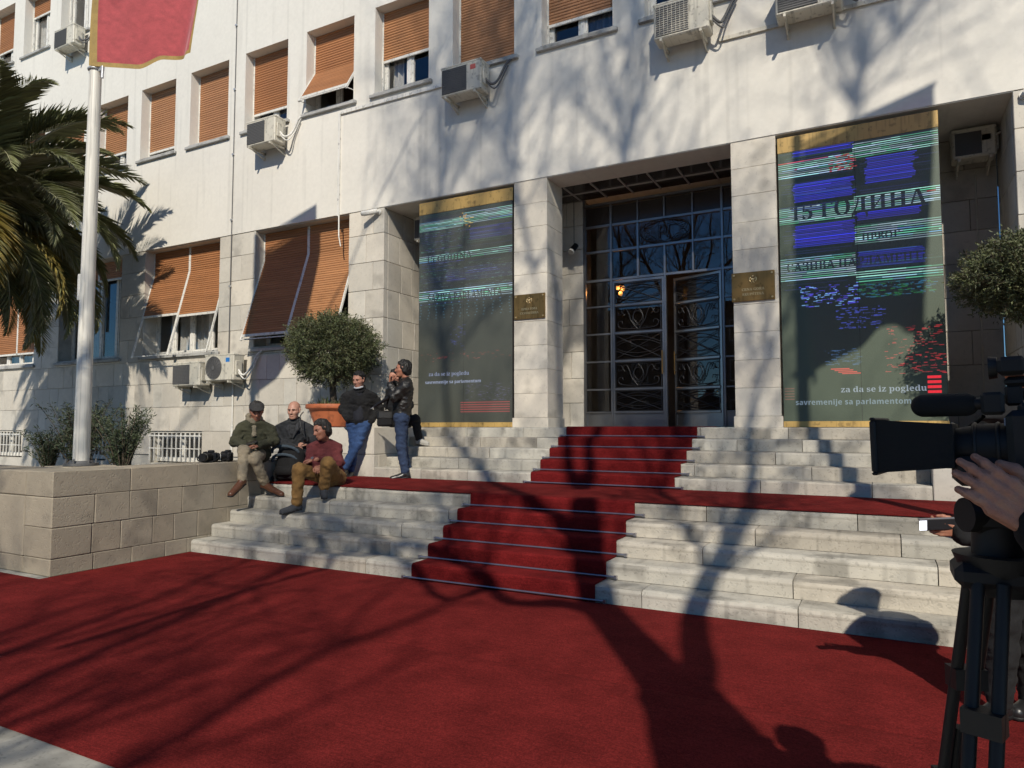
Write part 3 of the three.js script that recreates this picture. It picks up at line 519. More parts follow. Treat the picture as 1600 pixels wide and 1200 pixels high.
// block of flats across the street, behind the viewer: only its mirror image shows in the door glass
{
  const Z = 46, o = thing('apartment_block', 'plain brownish block across the street behind the viewer', 'building', [-4, 0, Z]);
  const mw = mat(0.2, 0.16, 0.12, { map: T.clad, roughness: 0.9 });
  part('wall', box(-34, 26, 0, 11.5, Z, Z + 8), mw, o); part('roof', box(-34.4, 26.4, 11.5, 11.9, Z - 0.4, Z + 8.4), mw, o);
  for (let f = 0; f < 3; f++) for (let k = 0; k < 14; k++) { const x = -32 + k * 4.2; const w = part('window', box(x, x + 1.5, 2 + f * 3.3, 3.8 + f * 3.3, Z - 0.06, Z - 0.002), M.white, o); part('pane', box(x + 0.1, x + 1.4, 2.1 + f * 3.3, 3.7 + f * 3.3, Z - 0.075, Z - 0.062), M.panelDark, w); }
}
// ---------- LED screens ----------
function ledTexture(which) {
  const W = 512, H = 1024, cv = document.createElement('canvas'); cv.width = W; cv.height = H; const g = cv.getContext('2d');
  g.fillStyle = '#000'; g.fillRect(0, 0, W, H);
  let s = which === 'R' ? 77 : 143; const rr = (a = 0, b = 1) => { s = (s * 1664525 + 1013904223) >>> 0; return a + (b - a) * s / 4294967296; };
  const dim = 1;
  const col = (r, gg, b, a = 1) => `rgba(${r * dim | 0},${gg * dim | 0},${b * dim | 0},${a})`;
  const stripes = (x0, x1, y0, y1, n, red) => { for (let i = 0; i < n; i++) { const y = lerp(y0, y1, i / n), h = (y1 - y0) / n * rr(0.3, 0.5); let x = x0; while (x < x1) { const w = rr(6, 120), k = rr(0.6, 1); const c = rr(); g.fillStyle = c < 0.45 ? col(165 * k, 232 * k, 215 * k) : c < 0.8 ? col(185 * k, 215 * k, 228 * k) : c < 0.95 ? col(95 * k, 195 * k, 150 * k) : red ? col(200 * k, 60, 60) : col(90, 160 * k, 210 * k); g.fillRect(x, y, Math.min(w, x1 - x), h); x += w; } } };
  const blue = (x0, x1, y0, y1, a = 1) => { for (let y = y0; y < y1; y += 6) { g.fillStyle = col(40 + rr(-8, 8), 34 + rr(-6, 6), 165 + rr(-25, 25), a * rr(0.75, 1)); g.fillRect(x0 + rr(0, 12), y, x1 - x0 - rr(0, 14), 4.4); } };
  const specks = (x0, x1, y0, y1, n, f) => { for (let i = 0; i < n; i++) { g.fillStyle = f(); g.fillRect(rr(x0, x1), rr(y0, y1), rr(2, 20), rr(1.5, 4)); } };
  const word = (t, x, y, px, st, font = 'serif', w) => { g.font = `bold ${px}px ${font}`; g.fillStyle = st; g.textBaseline = 'alphabetic'; w ? g.fillText(t, x, y, w) : g.fillText(t, x, y); };
  const m = 250;
  if (which === 'R') {
    stripes(m, W, 10, 68, 8, 0); blue(m + 34, W - 70, 70, 165); g.fillStyle = col(8, 8, 14); g.fillRect(m, 168, W - m - 60, 38);
    stripes(0, m, 40, 104, 9, 1); specks(170, m, 40, 100, 40, () => col(150, 40, 40)); blue(44, m, 0, 20); blue(44, m, 128, 200);
    stripes(m, W, 206, 262, 8, 1); blue(m, W - 60, 268, 296); stripes(0, m, 218, 282, 9, 0); blue(44, m, 290, 372); stripes(m, W, 318, 388, 9, 0); blue(m, W - 50, 412, 470, 0.7);
    stripes(0, m, 412, 470, 8, 0); stripes(0, m, 470, 500, 4, 0); stripes(m, W, 484, 528, 5, 0);
    specks(60, m, 520, 600, 120, () => rr() < 0.5 ? col(70, 60, 200) : col(110, 160, 220)); specks(m, W - 30, 530, 580, 160, () => rr() < 0.5 ? col(20, 90, 40) : col(30, 80, 110)); specks(180, 330, 610, 690, 90, () => col(50, 60, 150)); specks(140, 250, 760, 820, 70, () => col(50, 80, 120, 0.8));
    specks(330, W, 690, 860, 130, () => col(175, 30, 40, 0.85)); for (let i = 0; i < 4; i++) { g.fillStyle = col(225, 25, 45); g.fillRect(455, 868 + i * 17, 40, 10); } for (let i = 0; i < 4; i++) { g.fillStyle = col(190, 40, 40); g.fillRect(160 + i * 12, 832 + i * 6, 60, 4); }
    g.fillStyle = col(190, 90, 80, 0.5); for (let i = 0; i < 5; i++) g.fillRect(4, 900 + i * 10, 34, 4);
    word('15 ГОДИНА', 34, 268, 84, '#05060a', 'serif', 440); word('ПРВОГ', 270, 372, 34, '#05060a'); word('САЗИВА ПАРЛАМЕНТА', 20, 462, 46, '#05060a', 'serif', 460); word('ЦРНЕ ГОРЕ', 280, 410, 34, '#05060a');
    word('za da se iz pogledu', 190, 920, 28, col(135, 145, 160)); word('savremenije sa parlamentom', 40, 964, 26, col(130, 150, 170, 0.8), 'sans-serif', 400);
  } else {
    stripes(0, m, 40, 88, 8, 0); stripes(m, W, 22, 80, 8, 0); specks(m - 20, m + 40, 20, 90, 20, () => col(220, 160, 40)); blue(280, W, 100, 160, 0.5); specks(0, m, 90, 260, 260, () => rr() < 0.5 ? col(70, 55, 95, 0.5) : col(60, 100, 80, 0.5)); stripes(0, W, 210, 244, 4, 0);
    blue(150, W, 290, 350, 0.35); specks(0, W, 260, 380, 260, () => col(80, 110, 90, 0.5)); stripes(0, W, 384, 440, 6, 0);
    for (let x = 10; x < W; x += 44) { g.fillStyle = col(90, 150, 180, 0.5); for (let y = 446; y < 520; y += 14) g.fillRect(x + rr(-6, 6), y, 8, 5); }
    specks(180, 260, 560, 680, 40, () => col(50, 60, 150, 0.6)); specks(10, W, 690, 730, 40, () => col(190, 45, 45, 0.5)); for (let i = 0; i < 5; i++) { g.fillStyle = col(190, 45, 55, 0.7); g.fillRect(240, 928 + i * 11, 260, 5); } specks(260, W, 840, 920, 120, () => col(90, 80, 140, 0.5));
    word('15 GODINA', 40, 244, 46, '#05060a', 'serif', 430); word('SAZIVA PARLAMENTA', 50, 436, 46, '#05060a', 'serif', 410);
    word('za da se iz pogledu', 60, 800, 24, col(120, 130, 165)); word('savremenije sa parlamentom', 40, 838, 22, col(140, 150, 180), 'sans-serif', 360);
  }
  g.globalCompositeOperation = 'lighter'; for (let y = 6; y < (which === 'R' ? 530 : 460); y += 9) for (const [a, b] of [[4, m], [m, W - 4]]) { if (rr() < 0.25) continue; const k = rr(0.3, 1); g.fillStyle = rr() < 0.6 ? col(26 * k, 30 * k, 80 * k) : col(30 * k, 62 * k, 58 * k); g.fillRect(a + rr(0, 30), y, (b - a) * rr(0.6, 1), 3.2); } g.globalCompositeOperation = 'source-over';
  // pixel raster and cabinet seams of the panel
  g.fillStyle = 'rgba(0,0,0,0.35)'; for (let y = 0; y < H; y += 4) g.fillRect(0, y, W, 1.3); g.fillStyle = 'rgba(0,0,0,0.2)'; for (let x = 0; x < W; x += 4) g.fillRect(x, 0, 1, H);
  const t = new THREE.CanvasTexture(cv); t.colorSpace = THREE.SRGBColorSpace; return t;
}
const ledFace = tex(256, 256, 0.25, (u, v) => { const a = Math.abs((u * 32) % 1 - 0.5), b = Math.abs((v * 32) % 1 - 0.5), d = a < 0.26 && b < 0.26 ? 1 : 0.6; return [0.93 * d, 0.97 * d, 0.92 * d]; });
for (const [x0, x1, w, label] of [[-7.29, -5.385, 'L', 'tall LED display with faint text left of the doors'], [-1.195, 0.73, 'R', 'tall LED display with blue glitch stripes right of the doors']]) {
  const o = thing('led_screen', label, 'screen', [(x0 + x1) / 2, PORCH, -0.05], 'LED screens beside the entrance');
  const y0 = PORCH + 0.085, y1 = 5.36, z = 0.005;
  part('screen_cabinet', box(x0, x1, PORCH + 0.002, 5.585, -0.15, z - 0.02), M.dark, o);
  const g = flat(new THREE.PlaneGeometry(x1 - x0 - 0.012, y1 - y0).translate((x0 + x1) / 2, (y0 + y1) / 2, z));
  const m = mat(...(w === 'R' ? [0.2, 0.235, 0.19] : [0.175, 0.172, 0.158]), { roughness: 0.45, map: ledFace }); m.emissiveMap = ledTexture(w); m.emissive.setRGB(1, 1, 1); m.emissiveIntensity = 1.5;
  // panel reflectance uses metre-scaled coordinates, the picture uses the plane's own
  m.map = ledFace.clone(); m.map.repeat.set((x1 - x0) / 0.25, (y1 - y0) / 0.25); m.map.needsUpdate = true;
  part('display', g.clone(), m, o);
  part('gold_band', cbox(x0, x1, y1 + 0.001, 5.58, -0.02, z + 0.006, 0.004), M.gold, o);
  part('gold_band', cbox(x0, x1, PORCH + 0.004, y0 - 0.001, -0.02, z + 0.006, 0.004), M.gold, o);
  const n = 2; for (let i = 1; i < n; i++) part('cabinet_seam', box(lerp(x0, x1, i / n) - 0.002, lerp(x0, x1, i / n) + 0.002, y0, y1, z - 0.01, z + 0.0012), M.dark, o);
}
// ---------- brass plaques ----------
for (const [x0, x1, label, lines] of [[-5.345, -4.78, 'dark brass plaque on the left entrance pillar', ['ЦРНА ГОРА', 'СКУПШТИНА']], [-1.845, -1.265, 'polished brass plaque on the right entrance pillar', ['CRNA GORA', 'SKUPŠTINA']]]) {
  const o = thing('brass_plaque', label, 'plaque', [(x0 + x1) / 2, 3.33, 0.02], 'brass plaques on the pillars'), y0 = 3.325, y1 = 3.735;
  part('plate', cbox(x0, x1, y0, y1, 0.004, 0.03, 0.004), M.brass, o);
  for (const x of [x0 + 0.035, x1 - 0.035]) for (const y of [y0 + 0.035, y1 - 0.035]) part('screw', flat(new THREE.CylinderGeometry(0.013, 0.015, 0.012, 12).rotateX(Math.PI / 2).translate(x, y, 0.035)), M.brassHi, o);
  const cv = document.createElement('canvas'); cv.width = 512; cv.height = 360; const g = cv.getContext('2d'); g.fillStyle = '#000'; g.fillRect(0, 0, 512, 360); g.fillStyle = '#fff'; g.textAlign = 'center'; g.font = 'bold 46px serif'; g.fillText(lines[0], 256, 235, 400); g.fillText(lines[1], 256, 300, 400);
  const a = new THREE.CanvasTexture(cv); const m = mat(0.72, 0.55, 0.28, { metalness: 0.8, roughness: 0.35, transparent: true }); m.alphaMap = a; 
  part('lettering', flat(new THREE.PlaneGeometry(x1 - x0 - 0.03, y1 - y0 - 0.03).translate((x0 + x1) / 2, (y0 + y1) / 2, 0.0325)), m, o);
  const cx = (x0 + x1) / 2, cy = y1 - 0.11, em = [flat(new THREE.SphereGeometry(0.016, 10, 8).scale(1, 1.3, 0.4).translate(cx, cy, 0.033)), flat(new THREE.SphereGeometry(0.011, 8, 6).scale(1.4, 1, 0.4).translate(cx, cy + 0.045, 0.033))];
  for (const q of [-1, 1]) em.push(tube([[cx + q * 0.012, cy, 0.033], [cx + q * 0.04, cy + 0.028, 0.034], [cx + q * 0.045, cy - 0.01, 0.033], [cx + q * 0.03, cy - 0.03, 0.033]], 0.008, 14, 5), tube([[cx, cy - 0.02, 0.033], [cx + q * 0.02, cy - 0.05, 0.033]], 0.005, 6, 5));
  part('emblem', em, M.brassHi, o);
}
// ---------- air conditioners ----------
function aircon(label, x, y, z, w, h, d, opt = {}) {
  // x, y, z: centre of the back bottom edge; d: depth outwards
  const o = thing('air_conditioner', label, 'air conditioner', [x, y, z], 'air conditioner units on the facade'); if (opt.turn) o.rotation.y = opt.turn;
  const g0 = 0.1, P = (n, g, m, lab) => part(n, g, m, o, true, lab);
  const cas = P('casing', [cbox(-w / 2, w / 2, 0, h, g0, g0 + d, 0.02), cbox(-w / 2 - 0.006, w / 2 + 0.006, h - 0.03, h + 0.008, g0 - 0.006, g0 + d + 0.006, 0.01)], opt.m || M.beige);
  const fx = -w * 0.17, r = Math.min(h * 0.43, w * 0.3), zf = g0 + d;
  if (opt.square) { const gw = w * 0.33; P('fan_opening', box(-w / 2 + 0.03, -w / 2 + 0.03 + gw * 1.85, 0.04, h - 0.05, zf + 0.001, zf + 0.006), M.grille); const bs = []; for (let i = 0; i < 14; i++) { const yy = lerp(0.05, h - 0.06, i / 13); bs.push(box(-w / 2 + 0.03, -w / 2 + 0.03 + gw * 1.85, yy - 0.003, yy + 0.003, zf + 0.006, zf + 0.014)); } for (let i = 0; i < 9; i++) { const xx = lerp(-w / 2 + 0.035, -w / 2 + 0.025 + gw * 1.85, i / 8); bs.push(box(xx - 0.003, xx + 0.003, 0.045, h - 0.055, zf + 0.0065, zf + 0.013)); } P('fan_grille', bs, opt.lightGrille ? M.beige : M.cable); }
  else {
    P('fan_opening', flat(new THREE.CylinderGeometry(r, r, 0.006, 28).rotateX(Math.PI / 2).translate(fx, h / 2, zf + 0.003)), M.grille);
    const bs = []; for (let i = 1; i <= 6; i++) bs.push(flat(new THREE.TorusGeometry(r * i / 6, 0.004, 5, 28).translate(fx, h / 2, zf + 0.014))); for (let i = 0; i < 8; i++) { const a = i / 8 * Math.PI; bs.push(bar([fx - r * Math.cos(a), h / 2 - r * Math.sin(a), zf + 0.014], [fx + r * Math.cos(a), h / 2 + r * Math.sin(a), zf + 0.014], 0.006)); }
    bs.push(flat(new THREE.CylinderGeometry(0.045, 0.045, 0.012, 16).rotateX(Math.PI / 2).translate(fx, h / 2, zf + 0.016))); P('fan_grille', bs, M.grille);
  }
  if (opt.label) P('sticker', box(w * 0.24, w * 0.37, h * 0.7, h * 0.86, zf + 0.001, zf + 0.003), opt.label);
  P('side_cover', cbox(w / 2 - 0.001, w / 2 + 0.03, h * 0.2, h * 0.75, g0 + d * 0.3, g0 + d * 0.85, 0.008), opt.m || M.beige);
  for (const q of [-1, 1]) { const bx = q * w * 0.36; P('bracket', [box(bx - 0.016, bx + 0.016, -0.045, -0.004, -0.02, g0 + d + 0.03), box(bx - 0.016, bx + 0.016, -0.16, 0.0, 0.002, 0.03), bar([bx, -0.15, 0.02], [bx, -0.04, g0 + d - 0.06], 0.02)], M.beige); }
  if (opt.pipe !== false) P('pipe', [tube([[w / 2 + 0.02, h * 0.4, g0 + d * 0.6], [w / 2 + 0.12, h * 0.2, g0 + d * 0.5], [w / 2 + 0.16, h * 0.45, 0.1], [w / 2 + 0.3, h * 0.95, 0.06], [w / 2 + 0.42, h * 1.15, 0.03]], 0.022, 26, 7), tube([[w / 2 + 0.02, h * 0.3, g0 + d * 0.6], [w / 2 + 0.16, h * 0.05, g0 + d * 0.45], [w / 2 + 0.2, h * 0.4, 0.09], [w / 2 + 0.33, h * 0.9, 0.05]], 0.014, 22, 6)], opt.white ? M.white : M.cable);
}
const blueS = mat(0.02, 0.17, 0.5, { roughness: 0.4 }), redS = mat(0.45, 0.1, 0.08, { roughness: 0.5 }), greenS = mat(0.2, 0.3, 0.2, { roughness: 0.5 });
aircon('beige air conditioner with dark mesh grille and thick pipe, over the left pillar side', -6.17, 7.21, 0.012, 0.8, 0.52, 0.3, { square: 1, label: redS });
aircon('pale air conditioner below the fourth window, left of the tilted blind', -10.93, 7.25, 0.012, 0.8, 0.52, 0.3, { square: 1, white: 1 });
aircon('dirty white air conditioner with big square grille above the doorway', -2.42, 7.23, 0.012, 0.8, 0.54, 0.3, { square: 1, lightGrille: 1 });
aircon('air conditioner cut off by the top of the picture, right of the doorway', -0.72, 7.12, 0.012, 0.82, 0.54, 0.3, { square: 1 });
aircon('air conditioner high on the wall behind the palm and flagpole', -18.0, 11.14, 0.012, 0.84, 0.5, 0.3, { square: 1 });
aircon('white air conditioner with round fan and blue sticker under the ground floor window', -12.0, 2.5, 0.012, 0.86, 0.54, 0.28, { label: blueS, white: 1 });
aircon('shaded air conditioner with black fan under the ground floor window, left of its twin', -13.02, 2.42, 0.012, 0.86, 0.5, 0.28, { square: 1, pipe: false });
aircon('white air conditioner half hidden behind the left screen', -7.45, 5.12, -0.95, 0.8, 0.44, 0.26, { square: 1, pipe: false });
aircon('grey air conditioner in the dark recess right of the right screen', 1.2, 5.2, -1.3, 0.5, 0.4, 0.3, { square: 1, pipe: false });
// ---------- cameras, spot, conduits ----------
function cctv(label, x, y, z, dir) {
  const o = thing('security_camera', label, 'security camera', [x, y, z], 'security cameras'), d = V(...dir).normalize();
  part('mount', [flat(new THREE.CylinderGeometry(0.05, 0.05, 0.03, 18).rotateX(Math.PI / 2).translate(0, 0, 0.015)), flat(new THREE.SphereGeometry(0.035, 14, 10).translate(0, 0, 0.05))], M.white, o, true);
  const a = [0, 0, 0.06], b = [d.x * 0.26, d.y * 0.26, 0.06 + d.z * 0.26];
  part('camera_body', rodG(a, b, 0.04, 0.042, 18), M.white, o, true);
  part('sun_shield', rodG([a[0], a[1] + 0.014, a[2]], [d.x * 0.3, d.y * 0.3 + 0.014, 0.06 + d.z * 0.3], 0.044, 0.046, 18), M.white, o, true);
  part('lens', rodG([d.x * 0.295, d.y * 0.295 + 0.008, 0.06 + d.z * 0.295], [d.x * 0.308, d.y * 0.308 + 0.008, 0.06 + d.z * 0.308], 0.032, 0.03, 16), M.black, o, true);
}
cctv('white bullet security camera on the left corner pier', -8.2, 5.56, 0.006, [-0.8, -0.18, 0.45]);
cctv('white bullet security camera on the right corner pier', 1.62, 5.56, 0.006, [0.9, 0.02, 0.3]);
{
  const o = thing('hanging_spotlight', 'small black and white spotlight hanging on a cord beside the doors', 'spotlight', [-4.78, 4.72, -1.2]);
  part('cord', rodG([-4.78, 4.8, -1.2], [-4.78, 5.63, -1.2], 0.006), M.black, o); part('lamp_head', rodG([-4.76, 4.8, -1.24], [-4.8, 4.68, -1.14], 0.05, 0.06, 18), M.black, o); part('reflector', rodG([-4.8, 4.676, -1.137], [-4.807, 4.655, -1.12], 0.058, 0.056, 18), M.white, o);
  const q = thing('door_sensor', 'white sensor box high in the recess right of the right screen', 'sensor', [1.36, 5.45, -0.9]); part('sensor_box', cbox(1.28, 1.4, 5.4, 5.5, -1.0, -0.9, 0.01), M.white, q); part('sensor_arm', bar([1.4, 5.45, -0.95], [1.51, 5.5, -0.95], 0.02), M.white, q);
}
function conduit(label, segs, m = M.white, clips = 0) {
  const o = thing('conduit', label, 'conduit', segs[0].a, 'conduits on the facade');
  for (const s of segs) part('duct', s.r ? rodG(s.a, s.b, s.r) : bar(s.a, s.b, s.w || 0.05, 0.035), m, o);
  if (clips) { const a = V(...segs[0].a), b = V(...segs[0].b); for (let i = 1; i < clips; i++) { const p = a.clone().lerp(b, i / clips); part('clip', box(p.x - 0.025, p.x + 0.025, p.y - 0.018, p.y + 0.018, 0.012, 0.05), M.alu, o); } }
}
conduit('white cable duct running along under the tilted blind and down the wall', [{ a: [-9.18, 7.66, 0.034], b: [-9.18, 5.62, 0.034], w: 0.05 }, { a: [-9.15, 7.66, 0.034], b: [-6.6, 7.66, 0.034], w: 0.06 }]);
conduit('white cable end hanging from the duct over the corner pier', [{ a: [-9.16, 5.62, 0.04], b: [-9.1, 5.2, 0.1], r: 0.014 }, { a: [-9.1, 5.2, 0.1], b: [-9.06, 5.0, 0.09], r: 0.012 }]);
conduit('grey cable duct between the two air conditioners above the doorway', [{ a: [-1.95, 7.2, 0.034], b: [3.4, 7.2, 0.034], w: 0.055 }], M.beige);
conduit('thin dark cable running straight down between the windows', [{ a: [-12.16, 16, 0.02], b: [-12.16, 3.1, 0.02], r: 0.012 }], M.cable, 9);
conduit('thin pipe down the wall above the seated men, white at its foot', [{ a: [-12.0, 2.45, 0.025], b: [-12.0, 1.6, 0.025], r: 0.018 }, { a: [-12.0, 1.6, 0.025], b: [-12.0, 1.02, 0.025], r: 0.03 }]);
conduit('thin cable on the dark recess wall by the right screen', [{ a: [1.25, 5.1, -1.38], b: [1.25, 1.6, -1.38], r: 0.012 }], M.beige);
// ---------- flagpoles and flags ----------
function flagpole(label, flabel, x, z, side) {
  const o = thing('flagpole', label, 'flagpole', [x, 1.06, z], 'flagpoles either side of the steps');
  const pr = []; for (let i = 0; i <= 10; i++) pr.push(new THREE.Vector2(lerp(0.098, 0.056, i / 10), i * 0.85)); pr.push(new THREE.Vector2(0, 8.52));
  part('pole', flat(new THREE.LatheGeometry(pr, 28)), M.poleW, o, true);
  part('foot_plate', [flat(new THREE.CylinderGeometry(0.2, 0.2, 0.03, 24).translate(0, 0.02, 0)), flat(new THREE.CylinderGeometry(0.13, 0.15, 0.03, 24).translate(0, 0.05, 0))], M.cable, o, true);
  for (let i = 0; i < 6; i++) part('bolt', flat(new THREE.CylinderGeometry(0.014, 0.014, 0.06, 6).translate(0.165 * Math.cos(i * 1.047), 0.06, 0.165 * Math.sin(i * 1.047))), M.cable, o, true);
  part('clamp', [flat(new THREE.TorusGeometry(0.085, 0.014, 8, 20).rotateX(Math.PI / 2).translate(0, 5.24, 0)), box(0.085, 0.16, 5.2, 5.26, -0.02, 0.02), flat(new THREE.CylinderGeometry(0.018, 0.018, 0.16, 8).translate(0.15, 5.18, 0)), box(-0.14, -0.085, 5.23, 5.26, -0.01, 0.01)], M.alu, o, true);
  part('ball_top', flat(new THREE.SphereGeometry(0.06, 16, 12).translate(0, 8.5, 0)), M.poleW, o, true);
  part('junction_box', cbox(-0.15, -0.09, 2.15, 2.5, -0.04, 0.05, 0.008), M.white, o, true);
  const dx = 0.91, dz = -0.41, w = 1.36, yT = 9.4, top = part('boom', bar([x, yT + 0.03, z], [x + dx * 1.5, yT + 0.03, z + dz * 1.5], 0.03), M.alu, o);
  const f = thing('hanging_flag', flabel, 'flag', [x + 0.12, 6.3, z], 'red flags with gold borders');
  const nx = 48, ny = 110, pos = (u, v) => { // u along, v down
    const amp = 0.06 + 0.13 * v, ph = u * 5.2 + v * 1.8 + side; const off = amp * Math.sin(ph) + 0.03 * v * Math.sin(u * 11 + v * 4), s = 0.1 + u * w - 0.05 * v * Math.sin(u * 3.14), low = 0.16 * sstep(0.5, 0.34, u) * v + 0.03 * v * Math.sin(u * 7);
    return [x + dx * s + dz * -off * -1, yT - v * (2.93 + low) + 0.03 * Math.sin(u * 6) * v, z + dz * s + dx * off];
  };
  const mk = (sel) => { const P = [], U = []; for (let j = 0; j < ny; j++) for (let i = 0; i < nx; i++) { const bd = i < 2.4 * 1 || i >= nx - 2.4 || j < 3 || j >= ny - 2; if (bd !== sel) continue; const q = [[i, j], [i, j + 1], [i + 1, j], [i, j + 1], [i + 1, j + 1], [i + 1, j]]; for (const [a, b] of q) { P.push(...pos(a / nx, b / ny)); U.push(a / nx * w, b / ny * 3); } } const g = new THREE.BufferGeometry(); g.setAttribute('position', new THREE.Float32BufferAttribute(P, 3)); g.setAttribute('uv', new THREE.Float32BufferAttribute(U, 2));
    // smooth normals from the surface itself
    const N = []; for (let j = 0; j < ny; j++) for (let i = 0; i < nx; i++) { const bd = i < 2.4 || i >= nx - 2.4 || j < 3 || j >= ny - 2; if (bd !== sel) continue; for (const [a, b] of [[i, j], [i, j + 1], [i + 1, j], [i, j + 1], [i + 1, j + 1], [i + 1, j]]) { const e = 0.01, u = a / nx, v = b / ny, p = V(...pos(u, v)), q1 = V(...pos(u + e, v)).sub(p), q2 = V(...pos(u, v + e)).sub(p); const n = q1.cross(q2).normalize().multiplyScalar(-1); N.push(n.x, n.y, n.z); } } g.setAttribute('normal', new THREE.Float32BufferAttribute(N, 3)); return g; };
  part('flag_cloth', mk(false), M.flag, f); part('gold_border', mk(true), M.flagGold, f);
}
flagpole('tall white flagpole standing on the left planter', 'red flag with gold border hanging from the left flagpole', -9.13, 4.8, 0);
flagpole('tall white flagpole on the right planter', 'red flag with gold border on the right flagpole', 1.36, 4.8, 0.7);
// ---------- plants and trees ----------
const leafMats = { olive: [0.085, 0.1, 0.045], shrub: [0.05, 0.07, 0.035] };
function leafMat(r, g, b) { return mat(r, g, b, { vertexColors: true, roughness: 0.6, phys: true, transmission: 0.3, thickness: 0, side: THREE.DoubleSide }); }
const LM = { olive: leafMat(0.105, 0.125, 0.052), shrub: leafMat(0.075, 0.1, 0.05), palm: leafMat(0.23, 0.25, 0.11), grass: leafMat(0.12, 0.12, 0.06) };
// leaves: list of {p, d, n, l, w, c}
function leavesGeo(L) {
  const P = new Float32Array(L.length * 12), C = new Float32Array(L.length * 12), I = new Uint32Array(L.length * 6), U = new Float32Array(L.length * 8);
  L.forEach((f, i) => {
    const s = new THREE.Vector3().crossVectors(f.d, f.n).normalize(), n = new THREE.Vector3().crossVectors(s, f.d), tip = f.p.clone().addScaledVector(f.d, f.l).addScaledVector(n, -f.l * 0.12), mid = f.p.clone().addScaledVector(f.d, f.l * 0.45).addScaledVector(n, f.l * 0.07);
    const q = [f.p, mid.clone().addScaledVector(s, f.w), tip, mid.clone().addScaledVector(s, -f.w)];
    q.forEach((v, k) => { P.set([v.x, v.y, v.z], i * 12 + k * 3); C.set(f.c, i * 12 + k * 3); }); U.set([0, 0, 1, 0.5, 0, 1, -1, 0.5], i * 8);
    I.set([0, 1, 2, 0, 2, 3].map(k => i * 4 + k), i * 6);
  });
  const g = new THREE.BufferGeometry(); g.setAttribute('position', new THREE.BufferAttribute(P, 3)); g.setAttribute('color', new THREE.BufferAttribute(C, 3)); g.setAttribute('uv', new THREE.BufferAttribute(U, 2)); g.setIndex(new THREE.BufferAttribute(I, 1)); g.computeVertexNormals(); return g;
}
const rdir = () => { const z = rnd(-1, 1), a = rnd(0, 6.283), r = Math.sqrt(1 - z * z); return V(r * Math.cos(a), z, r * Math.sin(a)); };
function crown(c, rx, ry, rz, clusters, per, l, w, cut = -0.75) {
  const L = [], T2 = [];
  for (let i = 0; i < clusters; i++) {
    const d = rdir(); if (d.y < cut) continue;
    const lump = 0.82 + 0.33 * noise3(d.x * 2.3 + c.x, d.y * 2.3, d.z * 2.3 + 5) + (rnd() < 0.12 ? rnd(0, 0.12) : 0), rad = lump * Math.pow(rnd(0.12, 1), 0.42);
    const p = V(c.x + d.x * rx * rad, c.y + d.y * ry * rad, c.z + d.z * rz * rad), out = d.clone().add(rdir().multiplyScalar(0.7)).add(V(0, 0.25, 0)).normalize(), tl = rnd(0.1, 0.2), tone = rnd(0.7, 1.25), yel = rnd(0.92, 1.12);
    if (rad > 0.55 && rnd() < 0.5) T2.push(rodG([p.x - out.x * 0.05, p.y - out.y * 0.05, p.z - out.z * 0.05], [p.x + out.x * tl, p.y + out.y * tl, p.z + out.z * tl], 0.004, 0.002, 4));
    for (let k = 0; k < per; k++) { const t = rnd(), dd = out.clone().add(rdir().multiplyScalar(0.95)).normalize(), q = p.clone().addScaledVector(out, t * tl).add(rdir().multiplyScalar(0.025)), b = tone * rnd(0.8, 1.2); L.push({ p: q, d: dd, n: rdir(), l: l * rnd(0.55, 1.35), w: w * rnd(0.75, 1.2), c: [b * yel, b, b * 0.9] }); }
  }
  return [leavesGeo(L), T2];
}
function pottedTree(label, x, y, z, group, ry = 0.58, rx = 0.74) {
  const o = thing('potted_tree', label, 'potted tree', [x, y, z], group);
  const pr = [[0, 0.01], [0.27, 0.01], [0.3, 0.03], [0.36, 0.18], [0.4, 0.3], [0.405, 0.315], [0.45, 0.32], [0.462, 0.335], [0.462, 0.385], [0.45, 0.4], [0.42, 0.4], [0.405, 0.385], [0.39, 0.33], [0, 0.33]].map(p => new THREE.Vector2(...p));
  part('pot', flat(new THREE.LatheGeometry(pr, 48)), M.terracotta, o, true);
  part('potting_soil', flat(new THREE.CylinderGeometry(0.395, 0.395, 0.02, 32).translate(0, 0.345, 0)), M.soil, o, true);
  const br = [limb([[0, 0.33, 0, 0.075], [0.02, 0.5, 0.01, 0.06], [-0.01, 0.7, 0, 0.055], [0.02, 0.9, 0.02, 0.05]], 10)];
  for (let i = 0; i < 11; i++) { const a = i * 2.4, r = rnd(0.3, 0.55), h = rnd(1.0, 1.6); br.push(limb([[0, rnd(0.6, 0.9), 0, 0.028], [Math.cos(a) * r * 0.5, h * 0.85, Math.sin(a) * r * 0.5, 0.018], [Math.cos(a) * r, h + 0.1, Math.sin(a) * r, 0.008]], 6)); }
  part('trunk', br, M.bark, o, true);
  const [lv, tw] = crown(V(0, 1.36, 0), rx, ry, rx, 3300, 13, 0.046, 0.0085, -0.95);
  const cr = part('crown', lv, LM.olive, o, true); cr.userData.kind = 'stuff';
  part('twigs', tw, M.bark, cr, true);
  // weeds round the stem
  const W = []; for (let i = 0; i < 160; i++) { const a = rnd(0, 6.28), r = rnd(0.08, 0.36); W.push({ p: V(r * Math.cos(a), 0.35, r * Math.sin(a)), d: V(rnd(-0.5, 0.5), 1, rnd(-0.5, 0.5)).normalize(), n: rdir(), l: rnd(0.05, 0.22), w: 0.006, c: [rnd(0.7, 1.2), rnd(0.7, 1.1), 0.7] }); }
  const wd = part('weeds', leavesGeo(W), LM.grass, o, true); wd.userData.kind = 'stuff';
}
pottedTree('clipped round evergreen tree in a terracotta pot behind the standing men', -8.5, PORCH - 0.002, 0.85, 'clipped trees in terracotta pots');
